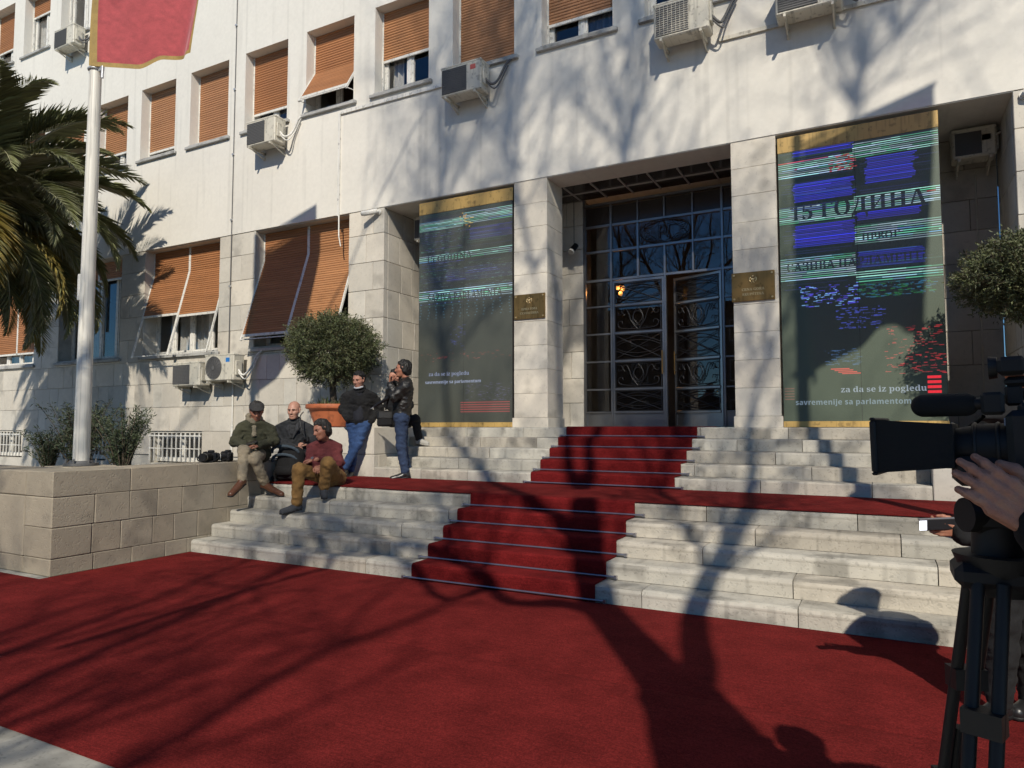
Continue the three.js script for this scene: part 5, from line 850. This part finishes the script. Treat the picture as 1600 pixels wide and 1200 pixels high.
function person(J, o) {
  const base = [J.pv[0], Math.min(J.tA[1], J.tB[1]) - 0.03, J.pv[2]];
  const t = thing('person', o.label, 'person', base, o.group);
  const ex = (a, b, l) => add3(b, nrm3(sub3(b, a)), l);
  const shl = mix3(J.sA, J.sB, 0.5), hipM = mix3(J.hA, J.hB, 0.5), chest = mix3(J.nk, J.pv, 0.35), g = o.fat || 1;
  const fwdT = nrm3(crs3(sub3(J.sA, J.sB), sub3(J.nk, J.pv))); // chest direction (A is image-left = the person's right)
  const fw = dot3(fwdT, [0.4, 0, 1]) < 0 && !o.anyFace ? fwdT.map(v => -v) : fwdT;
  const F = headFrame(J.hd, o.face || fw, o.up || [0, 1, 0], o.head || 1.09);
  // body: one continuous skin surface under the clothes
  const hips = [[J.hA, J.hB, 0.1, 0.1]];
  const armC = (r) => ['A', 'B'].flatMap(q => [[add3(J['s' + q], [0, -0.04, 0]), J['e' + q], 0.042 * r, 0.038 * r], [J['e' + q], J['w' + q], 0.038 * r, 0.026 * r]]);
  const legC = (r) => ['A', 'B'].flatMap(q => [[J['h' + q], J['k' + q], 0.075 * r, 0.052 * r], [J['k' + q], J['a' + q], 0.05 * r, 0.035 * r]]);
  const body = [[J.nk, F.W(0, -0.05, -0.02), 0.055, 0.052], [add3(J.sA, [0, -0.05, 0]), add3(J.sB, [0, -0.05, 0]), 0.04, 0.04], [chest, J.pv, 0.11, 0.105], [mix3(J.sA, J.sB, 0.3), J.hA, 0.07, 0.07], [mix3(J.sA, J.sB, 0.7), J.hB, 0.07, 0.07], ...hips, ...armC(1), ...legC(1), ...['A', 'B'].map(q => [J['a' + q], J['t' + q], 0.034, 0.026])];
  const geos = [nets(caps(body, 0.03), bounds(body, 0.03), 0.014), nets(headSdf(F), boxAround(J.hd, 0.15 * F.s), 0.0045)];
  for (const q of ['A', 'B']) if (o['hand' + q] !== null) { const hd = o['hand' + q] || {}; const dir = hd.dir || nrm3(sub3(J['w' + q], J['e' + q])), bk = hd.back || [0, 1, 0.2], L = handCaps(J['w' + q], dir, bk, hd.curl ?? 0.7, hd.s || 1, hd.mirror || (q === 'A' ? 1 : -1)); L.push([J['w' + q], add3(J['w' + q], dir, -0.06), 0.026, 0.028]); geos.push(nets(caps(L, hd.k || 0.008), bounds(L, 0.015), hd.cell || 0.0045)); }
  part('body', mergeIdx(geos), o.skin || SK.a, t);
  for (const q of [-1, 1]) { part('eye', flat(new THREE.SphereGeometry(0.0075 * F.s, 10, 8).translate(...F.W(q * 0.03, 0.001, 0.0785))), eyeM, t); const br = F.W(q * 0.014, 0.022, 0.096), bq = F.W(q * 0.048, 0.022, 0.078); part('eyebrow', rodG(br, bq, 0.0055, 0.004, 6), o.hairM || HAIR.dark, t); }
  part('mouth', rodG(F.W(-0.018, -0.0635, 0.091), F.W(0.018, -0.0635, 0.091), 0.0035, 0.0035, 6), lipM, t);
  // trousers
  const tr = o.tr || 1, tl = [[J.hA, J.hB, 0.115 * g, 0.115 * g], [add3(J.pv, [0, 0.06, 0]), hipM, 0.12 * g, 0.115 * g]];
  for (const q of ['A', 'B']) tl.push([J['h' + q], J['k' + q], 0.098 * tr, 0.073 * tr], [J['k' + q], mix3(J['k' + q], J['a' + q], 0.9), 0.073 * tr, 0.062 * tr]);
  const tf = caps(tl, 0.035), ts = (x, y, z) => tf(x, y, z) + wr(x, y, z, 18, 0.017);
  part('trousers', nets(ts, bounds(tl, 0.04), 0.012), o.trousers, t);
  // jacket or sweater
  const ar = o.arm || 1, jl = [[J.sA, J.sB, 0.066 * ar, 0.066 * ar], [mix3(J.sA, J.sB, 0.5), chest, 0.1 * g, 0.125 * g], [chest, J.pv, 0.135 * g, 0.13 * g], [mix3(J.sA, J.sB, 0.22), J.hA, 0.095 * g, 0.098 * g], [mix3(J.sA, J.sB, 0.78), J.hB, 0.095 * g, 0.098 * g], [mix3(J.nk, shl, 0.2), shl, 0.062, 0.09]];
  for (const q of ['A', 'B']) { const cuff = mix3(J['e' + q], J['w' + q], o.cuff || 0.93); jl.push([J['s' + q], J['e' + q], 0.074 * ar, 0.06 * ar], [J['e' + q], cuff, 0.06 * ar, 0.047 * ar]); }
  if (o.skirt) for (const q of ['A', 'B']) jl.push([J['h' + q], mix3(J['h' + q], J['k' + q], o.skirt), 0.125 * g, 0.12 * g]);
  const jf = caps(jl, 0.04), js = (x, y, z) => { let d = jf(x, y, z) + wr(x, y, z, 15, 0.024); const n = y - J.nk[1], rho = Math.hypot(x - J.nk[0], z - J.nk[2]); return smax(d, n - 0.045 + 0.5 * Math.max(0, rho - 0.07), 0.03); };
  const jk = part('jacket', nets(js, bounds(jl, 0.04), 0.012), o.jacket, t); jk.name = o.topName || 'jacket';
  // collar ring
  if (o.collar) { const cs = []; for (let i = 0; i < 12; i++) { const a = i / 12 * 6.283, b = (i + 1) / 12 * 6.283, c = (q, h) => add3(add3(add3(J.nk, F.r, Math.cos(q) * 0.082), F.f, Math.sin(q) * 0.078 + 0.006), [0, 1, 0], h + 0.02 * Math.sin(-q)); if (Math.sin(a) > 0.9) continue; cs.push([c(a, 0.0), c(b, 0.0), 0.018, 0.018], [c(a, 0.035), c(b, 0.035), 0.014, 0.014]); } part('collar', nets(caps(cs, 0.02), bounds(cs, 0.02), 0.007), o.collar, t); }
  if (o.lapel) for (const q of [-1, 1]) { const a = add3(add3(J.nk, F.r, q * 0.06), F.f, 0.03), b = add3(add3(add3(mix3(J.nk, J.pv, 0.2), fw, 0.125 * g), F.r, q * 0.07), [0, 1, 0], 0), cc = add3(add3(mix3(J.nk, J.pv, 0.45), fw, 0.14 * g), F.r, q * 0.015), l = [[a, b, 0.022, 0.026], [b, cc, 0.026, 0.012]]; part('lapel', nets(caps(l, 0.02), bounds(l, 0.02), 0.008), o.lapel, t); }
  if (o.inner) { const q = [[add3(J.nk, fw, 0.02), add3(mix3(J.nk, J.pv, 0.85), fw, 0.062 * g), 0.07, 0.095]]; part('shirt', nets((x, y, z) => caps(q, 0.03)(x, y, z) + wr(x, y, z, 9, 0.012), bounds(q, 0.03), 0.012), o.inner, t); }
  // shoes
  for (const q of ['A', 'B']) {
    const a = J['a' + q], tp = J['t' + q], dn = o.sole || [0, -1, 0], heel = add3(add3(a, nrm3(sub3(tp, a)), -0.03), dn, 0.035), toe = add3(tp, dn, 0.0), sl = [[heel, toe, 0.042, 0.036], [a, heel, 0.045, 0.044], [a, mix3(heel, toe, 0.55), 0.042, 0.04], [mix3(heel, toe, 0.4), toe, 0.044, 0.036]];
    part('shoe', nets(caps(sl, 0.02), bounds(sl, 0.03), 0.008), o.shoe, t);
    const so = [[add3(heel, dn, 0.03), add3(toe, dn, 0.022), 0.022, 0.02]]; part('shoe_sole', nets((x, y, z) => Math.max(Math.abs(dot3(sub3([x, y, z], so[0][0]), dn) - dot3(sub3(so[0][1], so[0][0]), dn) * clamp(dot3(sub3([x, y, z], so[0][0]), nrm3(sub3(so[0][1], so[0][0]))) / len3(sub3(so[0][1], so[0][0])))) - 0.011, cap(x, y, z, [so[0][0], so[0][1], 0.046, 0.042])), bounds(so, 0.06), 0.008), o.soleM || M.rubber, t);
    if (o.sock) part('sock', rodG(mix3(J['k' + q], a, 0.82), a, 0.043, 0.042, 14), o.sock, t);
  }
  // hair
  if (o.hair) {
    const hl = o.hair === 'long' ? -0.11 : o.hair === 'mid' ? -0.055 : -0.03, th = o.hair === 'short' ? 0.01 : 0.013;
    const hf = (X, Y, Z) => { const [x, y, z] = F.L(X, Y, Z); let d = ell(x, y, z, [0, 0.035, -0.014], [0.078 + th, 0.09 + th, 0.098 + th]); if (o.hair !== 'short') d = smin(d, ell(x, y, z, [0, -0.03, -0.045], [0.084, 0.085, 0.066]), 0.03); d += 0.012 * (noise3(x * 90 + 9, y * 30, z * 90) - 0.5) + 0.016 * (noise3(x * 26, y * 26, z * 26) - 0.5); const face = 0.02 * (noise3(x * 60 + 4, y * 30, 7) - 0.5) + z - (0.045 + (y > 0.05 ? (y - 0.05) * 1.1 : 0)) + Math.max(0, Math.abs(x) - 0.055) * 0.6 + (y < 0.02 ? (0.02 - y) * (o.hair === 'short' ? 1.4 : 0.6) : 0); d = smax(d, face, 0.01); return smax(d, hl - y - (z < -0.03 ? 0.03 : 0), 0.012) * F.s; };
    part('hair', nets(hf, boxAround(J.hd, 0.16 * F.s), 0.005), o.hairM || HAIR.dark, t);
  }
  if (o.cap) { const cf = (X, Y, Z) => { const [x, y, z] = F.L(X, Y, Z); let d = ell(x, y, z, [0, 0.06, -0.01], [0.094, 0.068, 0.118]); d = smin(d, ell(x, y, z, [0, 0.062, 0.095], [0.068, 0.013, 0.052]), 0.02); d = smax(d, 0.036 - y - z * 0.12, 0.008); return (d + 0.004 * (noise3(x * 40, y * 40, z * 40) - 0.5)) * F.s; }; part('cap', nets(cf, boxAround(J.hd, 0.18 * F.s), 0.005), o.cap, t); }
  if (o.scarf) { const cs = []; for (let i = 0; i < 14; i++) { const a = i / 14 * 6.283, b = (i + 1) / 14 * 6.283, c = q => add3(add3(add3(J.nk, F.r, Math.cos(q) * 0.075), F.f, Math.sin(q) * 0.078 + 0.015), [0, 1, 0], 0.05 + 0.02 * Math.sin(q * 2)); cs.push([c(a), c(b), 0.034, 0.034]); } cs.push([add3(add3(J.nk, F.f, 0.09), [0, 1, 0], 0.02), add3(add3(J.nk, F.f, 0.12), [0, 1, 0], -0.14), 0.035, 0.03]); const f = caps(cs, 0.02); part('scarf', nets((x, y, z) => f(x, y, z) + wr(x, y, z, 26, 0.016), bounds(cs, 0.03), 0.007), o.scarf, t); }
  if (o.mask) { const ms = []; for (let i = -4; i < 4; i++) { const p = q => F.W(Math.sin(q * 0.34) * 0.066, -0.092 - 0.012 * Math.cos(q * 0.34), 0.012 + Math.cos(q * 0.34) * 0.068); ms.push([p(i), p(i + 1), 0.013, 0.013]); } part('face_mask', nets(caps(ms, 0.012), bounds(ms, 0.02), 0.005), o.mask, t); }
  return { t, F, fw };
}
const CL = {
  olive: FM(0.06, 0.06, 0.032), stone: FM(0.42, 0.35, 0.24), coat: FM(0.03, 0.032, 0.036), darkTr: FM(0.01, 0.01, 0.011), maroon: FM(0.16, 0.03, 0.032), tan: FM(0.3, 0.165, 0.05), blackJ: FM(0.008, 0.008, 0.009), jeans: FM(0.035, 0.085, 0.22), jeansD: FM(0.03, 0.055, 0.12), navy: FM(0.02, 0.022, 0.032), leather: mat(0.014, 0.013, 0.012, { roughness: 0.38, bump: T.fabricB, bs: 0.002 }), brown: mat(0.1, 0.04, 0.02, { roughness: 0.4 }), blackS: mat(0.015, 0.015, 0.016, { roughness: 0.35 }), greyS: FM(0.06, 0.065, 0.075), whiteS: FM(0.6, 0.58, 0.52), cap: FM(0.05, 0.048, 0.046), scarf: FM(0.34, 0.29, 0.2), mask: FM(0.7, 0.72, 0.75), sockD: FM(0.02, 0.018, 0.018), light: FM(0.3, 0.32, 0.34),
};
const P1 = person(PPL.p1, { label: 'man in olive jacket and flat cap sitting cross-legged on the planter wall', jacket: CL.olive, trousers: CL.stone, shoe: CL.brown, sock: CL.sockD, cap: CL.cap, hair: 'short', hairM: HAIR.grey, scarf: CL.scarf, face: [0.75, -0.42, 0.62], up: [0, 1, 0], skin: SK.c, arm: 1.12, fat: 1.08, skirt: 0.2, handA: { dir: [0.8, 0.05, 0.3], curl: 1 }, handB: { dir: [-0.3, 0.05, 0.9], curl: 1 } });
const P2 = person(PPL.p2, { label: 'bald man in dark coat sitting on the planter wall behind a backpack', jacket: CL.coat, trousers: CL.darkTr, shoe: CL.blackS, collar: CL.coat, face: [0.42, -0.1, 0.95], lapel: FM(0.042, 0.044, 0.05), head: 1.14, skin: SK.b, arm: 1.15, fat: 1.1, skirt: 0.55, handA: { dir: [0.9, 0.1, 0.2], curl: 1.1 }, handB: { dir: [-0.2, 0.1, 0.9], curl: 1.1 } });
const P3 = person(PPL.p3, { label: 'long-haired man in maroon sweater and tan trousers sitting on the landing edge', jacket: CL.maroon, topName: 'sweater', trousers: CL.tan, shoe: CL.greyS, hair: 'long', hairM: HAIR.grey, face: [-0.3, -0.28, 0.95], up: [-0.15, 1, 0], skin: SK.c, tr: 1.08, handA: { dir: [0.6, -0.3, 0.6], curl: 0.9 }, handB: { dir: [-0.9, -0.1, 0.3], curl: 0.8 } });
const P4 = person(PPL.p4, { label: 'man in black jacket and blue jeans leaning on the stone plinth, hands in pockets', jacket: CL.blackJ, trousers: CL.jeans, shoe: CL.blackS, hair: 'short', inner: CL.navy, mask: CL.mask, face: [0.1, -0.22, 0.95], skin: SK.a, arm: 1.1, handA: null, handB: null, collar: CL.blackJ, cuff: 1 });
const P5 = person(PPL.p5, { label: 'man in black leather jacket and jeans standing in profile, hand at his mouth', jacket: CL.leather, trousers: CL.jeansD, shoe: CL.blackS, hair: 'mid', face: [-0.85, 0.02, 0.42], anyFace: true, skin: SK.c, arm: 1.12, handA: { dir: [0.2, 0.9, 0.1], back: [-0.8, 0, 0.4], curl: 1.2 }, handB: { dir: [0.1, 0.9, 0.1], back: [-0.7, 0, 0.5], curl: 1.2 } });
const P6 = person(PPL.p6, { label: 'person in black sitting on the plinth, mostly hidden behind the man in leather', jacket: CL.blackJ, trousers: CL.darkTr, shoe: CL.whiteS, soleM: CL.whiteS, hair: 'short', face: [-0.2, -0.05, 0.9], skin: SK.a, handA: { curl: 0.9 }, handB: { curl: 0.9 } });
const P7 = person(PPL.p7, { label: 'person in dark jacket holding out a phone behind the tripod', jacket: CL.blackJ, trousers: CL.darkTr, shoe: CL.blackS, cap: CL.blackJ, hair: 'short', face: [-0.9, -0.1, 0.1], anyFace: true, skin: SK.c, arm: 1.05, handA: { dir: [-0.75, 0.1, 0.35], back: [0.2, -0.3, 0.9], curl: 0.9 }, handB: { curl: 0.6 } });
// things they carry
{
  const pt = (o, n, l, m, k = 0.02, h = 0.008) => part(n, nets(caps(l, k), bounds(l, 0.03), h), m, o);
  // phone in the lap of the man in olive
  const a = PPL.p1, mid = mix3(a.wA, a.wB, 0.5), f = nrm3(sub3(mid, a.pv)), q = add3(add3(mid, f, 0.07), [0, 1, 0], 0.03);
  const ph = thing('mobile_phone', 'dark phone in the hands of the man in olive', 'phone', q); const pg = part('phone_body', cbox(-0.075, 0.075, -0.006, 0.006, -0.038, 0.038, 0.004), M.black, ph, true); ph.rotation.set(0.5, 0.7, 0); part('phone_screen', box(-0.068, 0.068, 0.0062, 0.0072, -0.034, 0.034), M.panelDark, pg, true);
  // backpack in front of the bald man's knees
  const bp = thing('backpack', 'black and grey-blue backpack standing against the bald man\'s knees', 'backpack', [-7.5, LAND + 0.02, 2.9]); const bx = -7.48, bz = 2.86;
  pt(bp, 'pack_body', [[[bx - 0.08, 0.92, bz], [bx - 0.06, 1.16, bz - 0.03], 0.13, 0.12], [[bx + 0.08, 0.92, bz - 0.05], [bx + 0.07, 1.16, bz - 0.07], 0.13, 0.12]], CL.darkTr, 0.06, 0.012);
  const bm = FM(0.07, 0.1, 0.13); pt(bp, 'front_pocket', [[[bx - 0.06, 0.94, bz + 0.1], [bx + 0.08, 0.94, bz + 0.05], 0.075, 0.075]], CL.blackJ, 0.04, 0.012);
  for (const [y0, r] of [[1.2, 0.17], [1.08, 0.16]]) { const st = []; for (let i = 0; i < 10; i++) { const p = s => [bx + Math.cos(s) * r, y0 + Math.sin(s) * 0.09, bz + 0.06 + 0.05 * Math.sin(s) - Math.cos(s) * 0.08]; st.push([p(i * 0.314), p((i + 1) * 0.314), 0.02, 0.02]); } pt(bp, 'shoulder_strap', st, bm, 0.01); }
  pt(bp, 'hanging_strap', [[[bx - 0.12, 0.98, bz + 0.1], [bx - 0.16, 0.83, bz + 0.12], 0.02, 0.03], [[bx - 0.16, 0.83, bz + 0.12], [bx - 0.1, 0.8, bz + 0.14], 0.03, 0.025]], CL.blackJ);
  // small camera held by the bald man, strap over the shoulder
  const b2 = PPL.p2, cb = add3(b2.wB, [0.05, 0.07, 0.06]); const hc = thing('compact_camera', 'black camera held up by the bald man', 'camera', cb); part('camera_body', cbox(-0.05, 0.05, -0.035, 0.035, -0.025, 0.025, 0.008), M.black, hc, true); part('camera_lens', rodG([0, 0, 0.024], [0, 0, 0.07], 0.027, 0.025, 18), M.black, hc, true); part('neck_strap', tube([[-0.02, 0.03, 0], [-0.08, 0.16, 0.02], [-0.14, 0.34, -0.02], [-0.16, 0.4, -0.1]], 0.008, 20, 6), M.black, hc, true);
  // watch
  const w3 = PPL.p3, wd = nrm3(sub3(w3.wB, w3.eB)), wp = add3(w3.wB, wd, -0.01), wt = thing('wrist_watch', 'dark watch on the wrist of the man in maroon', 'watch', wp); part('watch_strap', rodG(add3(wp, wd, -0.014), add3(wp, wd, 0.014), 0.034, 0.033, 18), M.black, wt); part('watch_face', rodG(add3(wp, [0.1, 0.7, 0.7], 0.034), add3(wp, [0.1, 0.7, 0.7], 0.042), 0.02, 0.02, 16), M.steel, wt);
  // shoulder bag of the man in leather
  const sb = thing('shoulder_bag', 'black shoulder bag hanging in front of the man in leather', 'bag', [-6.68, 1.58, 1.7]); sb.scale.setScalar(0.85); { const bg = cbox(-0.14, 0.14, -0.02, 0.25, -0.06, 0.06, 0.03, 0.008); bg.rotateY(0.75); part('bag_body', bg, CL.blackJ, sb, true); const fl = cbox(-0.143, 0.143, 0.1, 0.262, -0.068, 0.068, 0.03, 0.006); fl.rotateY(0.75); part('bag_flap', fl, CL.leather, sb, true); } part('bag_strap', tube([[-6.62, 1.86, 1.76], [-6.5, 2.05, 1.83], [-6.36, 2.24, 1.82], [-6.28, 2.3, 1.68]], 0.016, 24, 6), M.blackMatte, sb);
  const um = thing('folded_umbrella', 'short dark umbrella under the arm of the man in leather', 'umbrella', [-6.66, 1.9, 1.8]); part('umbrella_canopy', rodG([-6.5, 2.0, 1.84], [-6.76, 1.86, 1.86], 0.028, 0.022, 12), M.black, um); part('umbrella_tip', rodG([-6.76, 1.86, 1.86], [-6.82, 1.83, 1.862], 0.007, 0.006, 8), M.alu, um);
  // two cameras lying on the planter wall
  for (const [x, z, r, lab] of [[-7.95, 3.78, 0.4, 'black camera with long lens lying on the planter wall, left one'], [-7.86, 3.58, -0.3, 'black camera lying on the planter wall nearest the man in olive']]) {
    const o = thing('photo_camera', lab, 'camera', [x, 1.092, z], 'cameras left on the wall'); o.rotation.y = r; o.scale.setScalar(1.25);
    part('camera_body', [cbox(-0.07, 0.07, 0, 0.1, -0.035, 0.035, 0.014), cbox(-0.07, -0.04, 0, 0.11, -0.02, 0.055, 0.012), cbox(-0.03, 0.03, 0.095, 0.125, -0.03, 0.03, 0.01)], M.black, o, true);
    const ln = part('camera_lens', [rodG([0.01, 0.055, 0.03], [0.01, 0.055, 0.09], 0.036, 0.036, 22), rodG([0.01, 0.055, 0.09], [0.01, 0.055, r > 0 ? 0.2 : 0.13], 0.038, 0.042, 22)], M.black, o, true); part('lens_ring', flat(new THREE.TorusGeometry(0.0385, 0.003, 6, 24).translate(0.01, 0.055, r > 0 ? 0.16 : 0.1)), M.white, ln, true);
    part('strap', tube([[-0.07, 0.09, 0], [-0.12, 0.04, 0.05], [-0.05, 0.01, 0.12], [0.08, 0.012, 0.1], [0.1, 0.05, 0.03], [0.07, 0.09, 0]], 0.007, 40, 5), M.blackMatte, o, true);
  }
  // bright phone held out by the person behind the tripod
  const p7 = thing('mobile_phone', 'thin phone held out at arm\'s length over the steps', 'phone', [0.245, 1.06, 5.94]); p7.rotation.set(0.12, 0.48, -0.02); p7.scale.setScalar(1.2); const b7 = part('phone_body', cbox(-0.09, 0.09, -0.026, 0.026, -0.006, 0.006, 0.005), M.black, p7, true); part('phone_edge', cbox(-0.093, 0.093, 0.021, 0.029, -0.007, 0.007, 0.003), M.steel, b7, true); part('screen', box(-0.092, -0.06, -0.022, 0.02, 0.0062, 0.0075), mat(0.8, 0.82, 0.85, { emissive: lin(0.8, 0.85, 1), emissiveIntensity: 0.9 }), b7, true);
}
// ---------- television camera, tripod and its operator ----------
{
  const C = [0.285, 1.525, 8.44], o = thing('television_camera', 'black shoulder television camera with large lens hood and foam microphone', 'video camera', C);
  const f = V(-0.975, -0.02, -0.16).normalize(), r = new THREE.Vector3().crossVectors(f, V(0, 1, 0)).normalize(), u = new THREE.Vector3().crossVectors(r, f);
  o.setRotationFromMatrix(new THREE.Matrix4().makeBasis(f, u, r));
  const P = (n, g, m, par = o) => part(n, g, m, par, true);
  const bodyP = P('camera_body', [cbox(-0.2, 0.06, -0.07, 0.07, -0.065, 0.065, 0.012), cbox(-0.14, 0.04, 0.06, 0.085, -0.05, 0.05, 0.008), cbox(-0.2, 0.02, -0.03, 0.05, 0.064, 0.082, 0.006)], M.black);
  const hg = new THREE.CylinderGeometry(1, 1, 1, 4, 1, true);
  // lens hood: rectangular funnel with wall thickness
  const hood = []; const q = (w, h, x) => [[x, h, -w], [x, h, w], [x, -h, w], [x, -h, -w]], A = q(0.062, 0.045, 0.15), B = q(0.085, 0.057, 0.295), A2 = q(0.057, 0.041, 0.15), B2 = q(0.08, 0.052, 0.295);
  { const pos = []; const quad = (a, b, c, d) => pos.push(...a, ...b, ...c, ...a, ...c, ...d); for (let i = 0; i < 4; i++) { const j = (i + 1) % 4; quad(A[i], B[i], B[j], A[j]); quad(A2[i], A2[j], B2[j], B2[i]); quad(B[i], B2[i], B2[j], B[j]); } quad(A[0], A[1], A[2], A[3]); const g = new THREE.BufferGeometry(); g.setAttribute('position', new THREE.Float32BufferAttribute(pos, 3)); g.computeVertexNormals(); hood.push(muv(g)); }
  const hd = P('lens_hood', hood, M.blackMatte);
  P('hood_rim', [cbox(0.288, 0.3, 0.055, 0.062, -0.09, 0.09, 0.003), cbox(0.288, 0.3, -0.062, -0.055, -0.09, 0.09, 0.003), cbox(0.288, 0.3, -0.055, 0.055, -0.09, -0.083, 0.003), cbox(0.288, 0.3, -0.055, 0.055, 0.083, 0.09, 0.003)], M.rubber, hd);
  P('zoom_lens', [rodG([0.05, -0.005, 0], [0.12, -0.005, 0], 0.05, 0.05, 28), rodG([0.12, -0.005, 0], [0.155, -0.005, 0], 0.046, 0.04, 28), rodG([0.1, -0.005, 0], [0.16, -0.005, 0], 0.034, 0.036, 28)], M.rubber);
  P('front_glass', flat(new THREE.SphereGeometry(0.05, 24, 12, 0, 6.283, 0, 0.7).rotateZ(-Math.PI / 2).scale(0.8,0.8,0.8).translate(0.13, -0.005, 0)), mat(0.008, 0.008, 0.01, { roughness: 0.35 }));
  const rings = []; for (let i = 0; i < 3; i++) rings.push(flat(new THREE.TorusGeometry(0.05, 0.004, 6, 30).rotateY(Math.PI / 2).translate(0.075 + i * 0.04, -0.005, 0))); P('focus_ring', rings, M.black);
  P('lens_grip', cbox(0.055, 0.14, -0.05, 0.03, 0.045, 0.085, 0.012), M.rubber);
  P('carry_handle', [cbox(-0.16, 0.06, 0.118, 0.14, -0.016, 0.016, 0.008), cbox(-0.16, -0.13, 0.08, 0.122, -0.014, 0.014, 0.005), cbox(0.03, 0.06, 0.08, 0.122, -0.014, 0.014, 0.005)], M.rubber);
  const mic = P('foam_microphone', flat(new THREE.CapsuleGeometry(0.024, 0.075, 8, 18).rotateZ(Math.PI / 2).rotateY(0.12).translate(0.165, 0.085, -0.03)), M.blackMatte); P('microphone_clamp', [cbox(0.06, 0.1, 0.062, 0.108, -0.05, -0.012, 0.006), rodG([0.08, 0.085, -0.03], [0.13, 0.086, -0.03], 0.012, 0.012, 12)], M.rubber, mic);
  P('viewfinder', [cbox(-0.04, 0.05, 0.092, 0.118, 0.03, 0.1, 0.008), rodG([-0.04, 0.105, 0.065], [-0.1, 0.105, 0.065], 0.03, 0.036, 18)], M.black);
  P('top_light', [cbox(0.02, 0.07, 0.142, 0.18, -0.03, 0.03, 0.008), rodG([0.07, 0.16, 0], [0.085, 0.16, 0], 0.022, 0.024, 16)], M.rubber);
  P('status_plate', box(0.0605, 0.063, 0.04, 0.055, -0.04, -0.01), mat(0.25, 0.3, 0.4, { roughness: 0.3 }));
  P('side_cable', [tube([[0.1, 0.06, 0.02], [0.14, 0.02, 0.07], [0.1, -0.05, 0.075], [0.0, -0.06, 0.08]], 0.005, 24, 6), tube([[-0.05, -0.07, 0.05], [-0.02, -0.16, 0.08], [-0.1, -0.22, 0.05], [-0.16, -0.1, 0.03]], 0.006, 24, 6)], M.rubber);
  P('battery', cbox(-0.27, -0.202, -0.06, 0.06, -0.045, 0.045, 0.01), M.rubber);

  const lf = [-0.883, 0, 0.469], tw = [0.468, 0, 0.884], at = (a, b, y) => [0.205 + lf[0] * a + tw[0] * b, y, 8.42 + lf[2] * a + tw[2] * b];
  const t = thing('camera_tripod', 'black twin-tube tripod carrying the television camera', 'tripod', [0.205, 0, 8.42]);
  part('fluid_head', [cbox(0.13, 0.28, 1.44, 1.5, 8.36, 8.48, 0.01), rodG([0.205, 1.3, 8.42], [0.205, 1.45, 8.42], 0.05, 0.045, 24), cbox(0.15, 0.26, 1.34, 1.43, 8.37, 8.47, 0.02), rodG(at(0.07, 0, 1.38), at(-0.08, 0, 1.38), 0.035, 0.035, 20)], M.rubber, t);
  part('pan_bar', rodG([0.25, 1.4, 8.4], [0.55, 1.22, 8.3], 0.012, 0.012, 12), M.black, t);
  part('bowl', [rodG([0.205, 1.22, 8.42], [0.205, 1.3, 8.42], 0.055, 0.085, 28), cbox(0.12, 0.29, 1.235, 1.285, 8.35, 8.49, 0.015)], M.rubber, t);
  for (const [a, b] of [[-0.03, -0.42], [0.34, 0.3], [-0.4, 0.2]]) {
    const l = Math.hypot(a, b), n = [-b / l, a / l], top = (s) => at(a / l * 0.07 + n[0] * s, b / l * 0.07 + n[1] * s, 1.25), mid = (s, k) => at(lerp(a / l * 0.07, a, k) + n[0] * s, lerp(b / l * 0.07, b, k) + n[1] * s, lerp(1.25, 0.02, k));
    const leg = part('leg', [rodG(top(-0.022), mid(-0.022, 0.42), 0.0125, 0.0125, 14), rodG(top(0.022), mid(0.022, 0.42), 0.0125, 0.0125, 14), rodG(mid(-0.018, 0.36), mid(-0.018, 0.72), 0.0095, 0.0095, 12), rodG(mid(0.018, 0.36), mid(0.018, 0.72), 0.0095, 0.0095, 12), rodG(mid(0, 0.3), mid(0, 1), 0.011, 0.009, 12)], M.rubber, t);
    const cl = (k, w) => { const p = mid(-w, k), p2 = mid(w, k); return bar(p, p2, 0.045, 0.045, V(0, 1, 0)); };
    for (const [k, w] of [[0.2, 0.034], [0.41, 0.036], [0.7, 0.03]]) part('leg_clamp', cl(k, w), M.black, leg); part('clamp_lever', bar(mid(0.03, 0.41), add3(mid(0.05, 0.41), [0, -0.05, 0]), 0.014, 0.03), M.black, leg);
    part('spreader_arm', bar(mid(0, 0.41), [0.205, 0.66, 8.42], 0.02, 0.014), M.black, t); part('foot', rodG(mid(0, 0.98), add3(mid(0, 1), [0, -0.008, 0]), 0.028, 0.032, 14), M.rubber, leg);
  }
  part('spreader_hub', rodG([0.205, 0.63, 8.42], [0.205, 0.68, 8.42], 0.035, 0.035, 18), M.black, t);
}
person(PPL.p8, { label: 'camera operator in dark jacket at the right edge, hand gripping the lens', jacket: CL.blackJ, trousers: CL.darkTr, shoe: CL.blackS, hair: 'short', face: [-0.85, -0.05, -0.1], anyFace: true, skin: SK.a, arm: 1.1, cuff: 0.97, handA: { dir: [-0.68, 0.62, 0.36], back: [0.44, -0.12, 0.884], curl: 0.42, s: 1.04, cell: 0.003, k: 0.006, mirror: 1 }, handB: { curl: 1 } });

{ // nails and cuff of the gripping hand
  const w = PPL.p8.wA, e = PPL.p8.eA, d = nrm3(sub3(w, e)); const op = scene.children.filter(o => o.name.startsWith('person')).pop();
  part('cuff', rodG(add3(w, d, -0.075), add3(w, d, -0.02), 0.05, 0.046, 22), CL.blackJ, op);
}
scene.traverse(o => { if (o.isMesh && o !== sky) { o.castShadow = true; o.receiveShadow = true; } });
renderer.render(scene, camera);
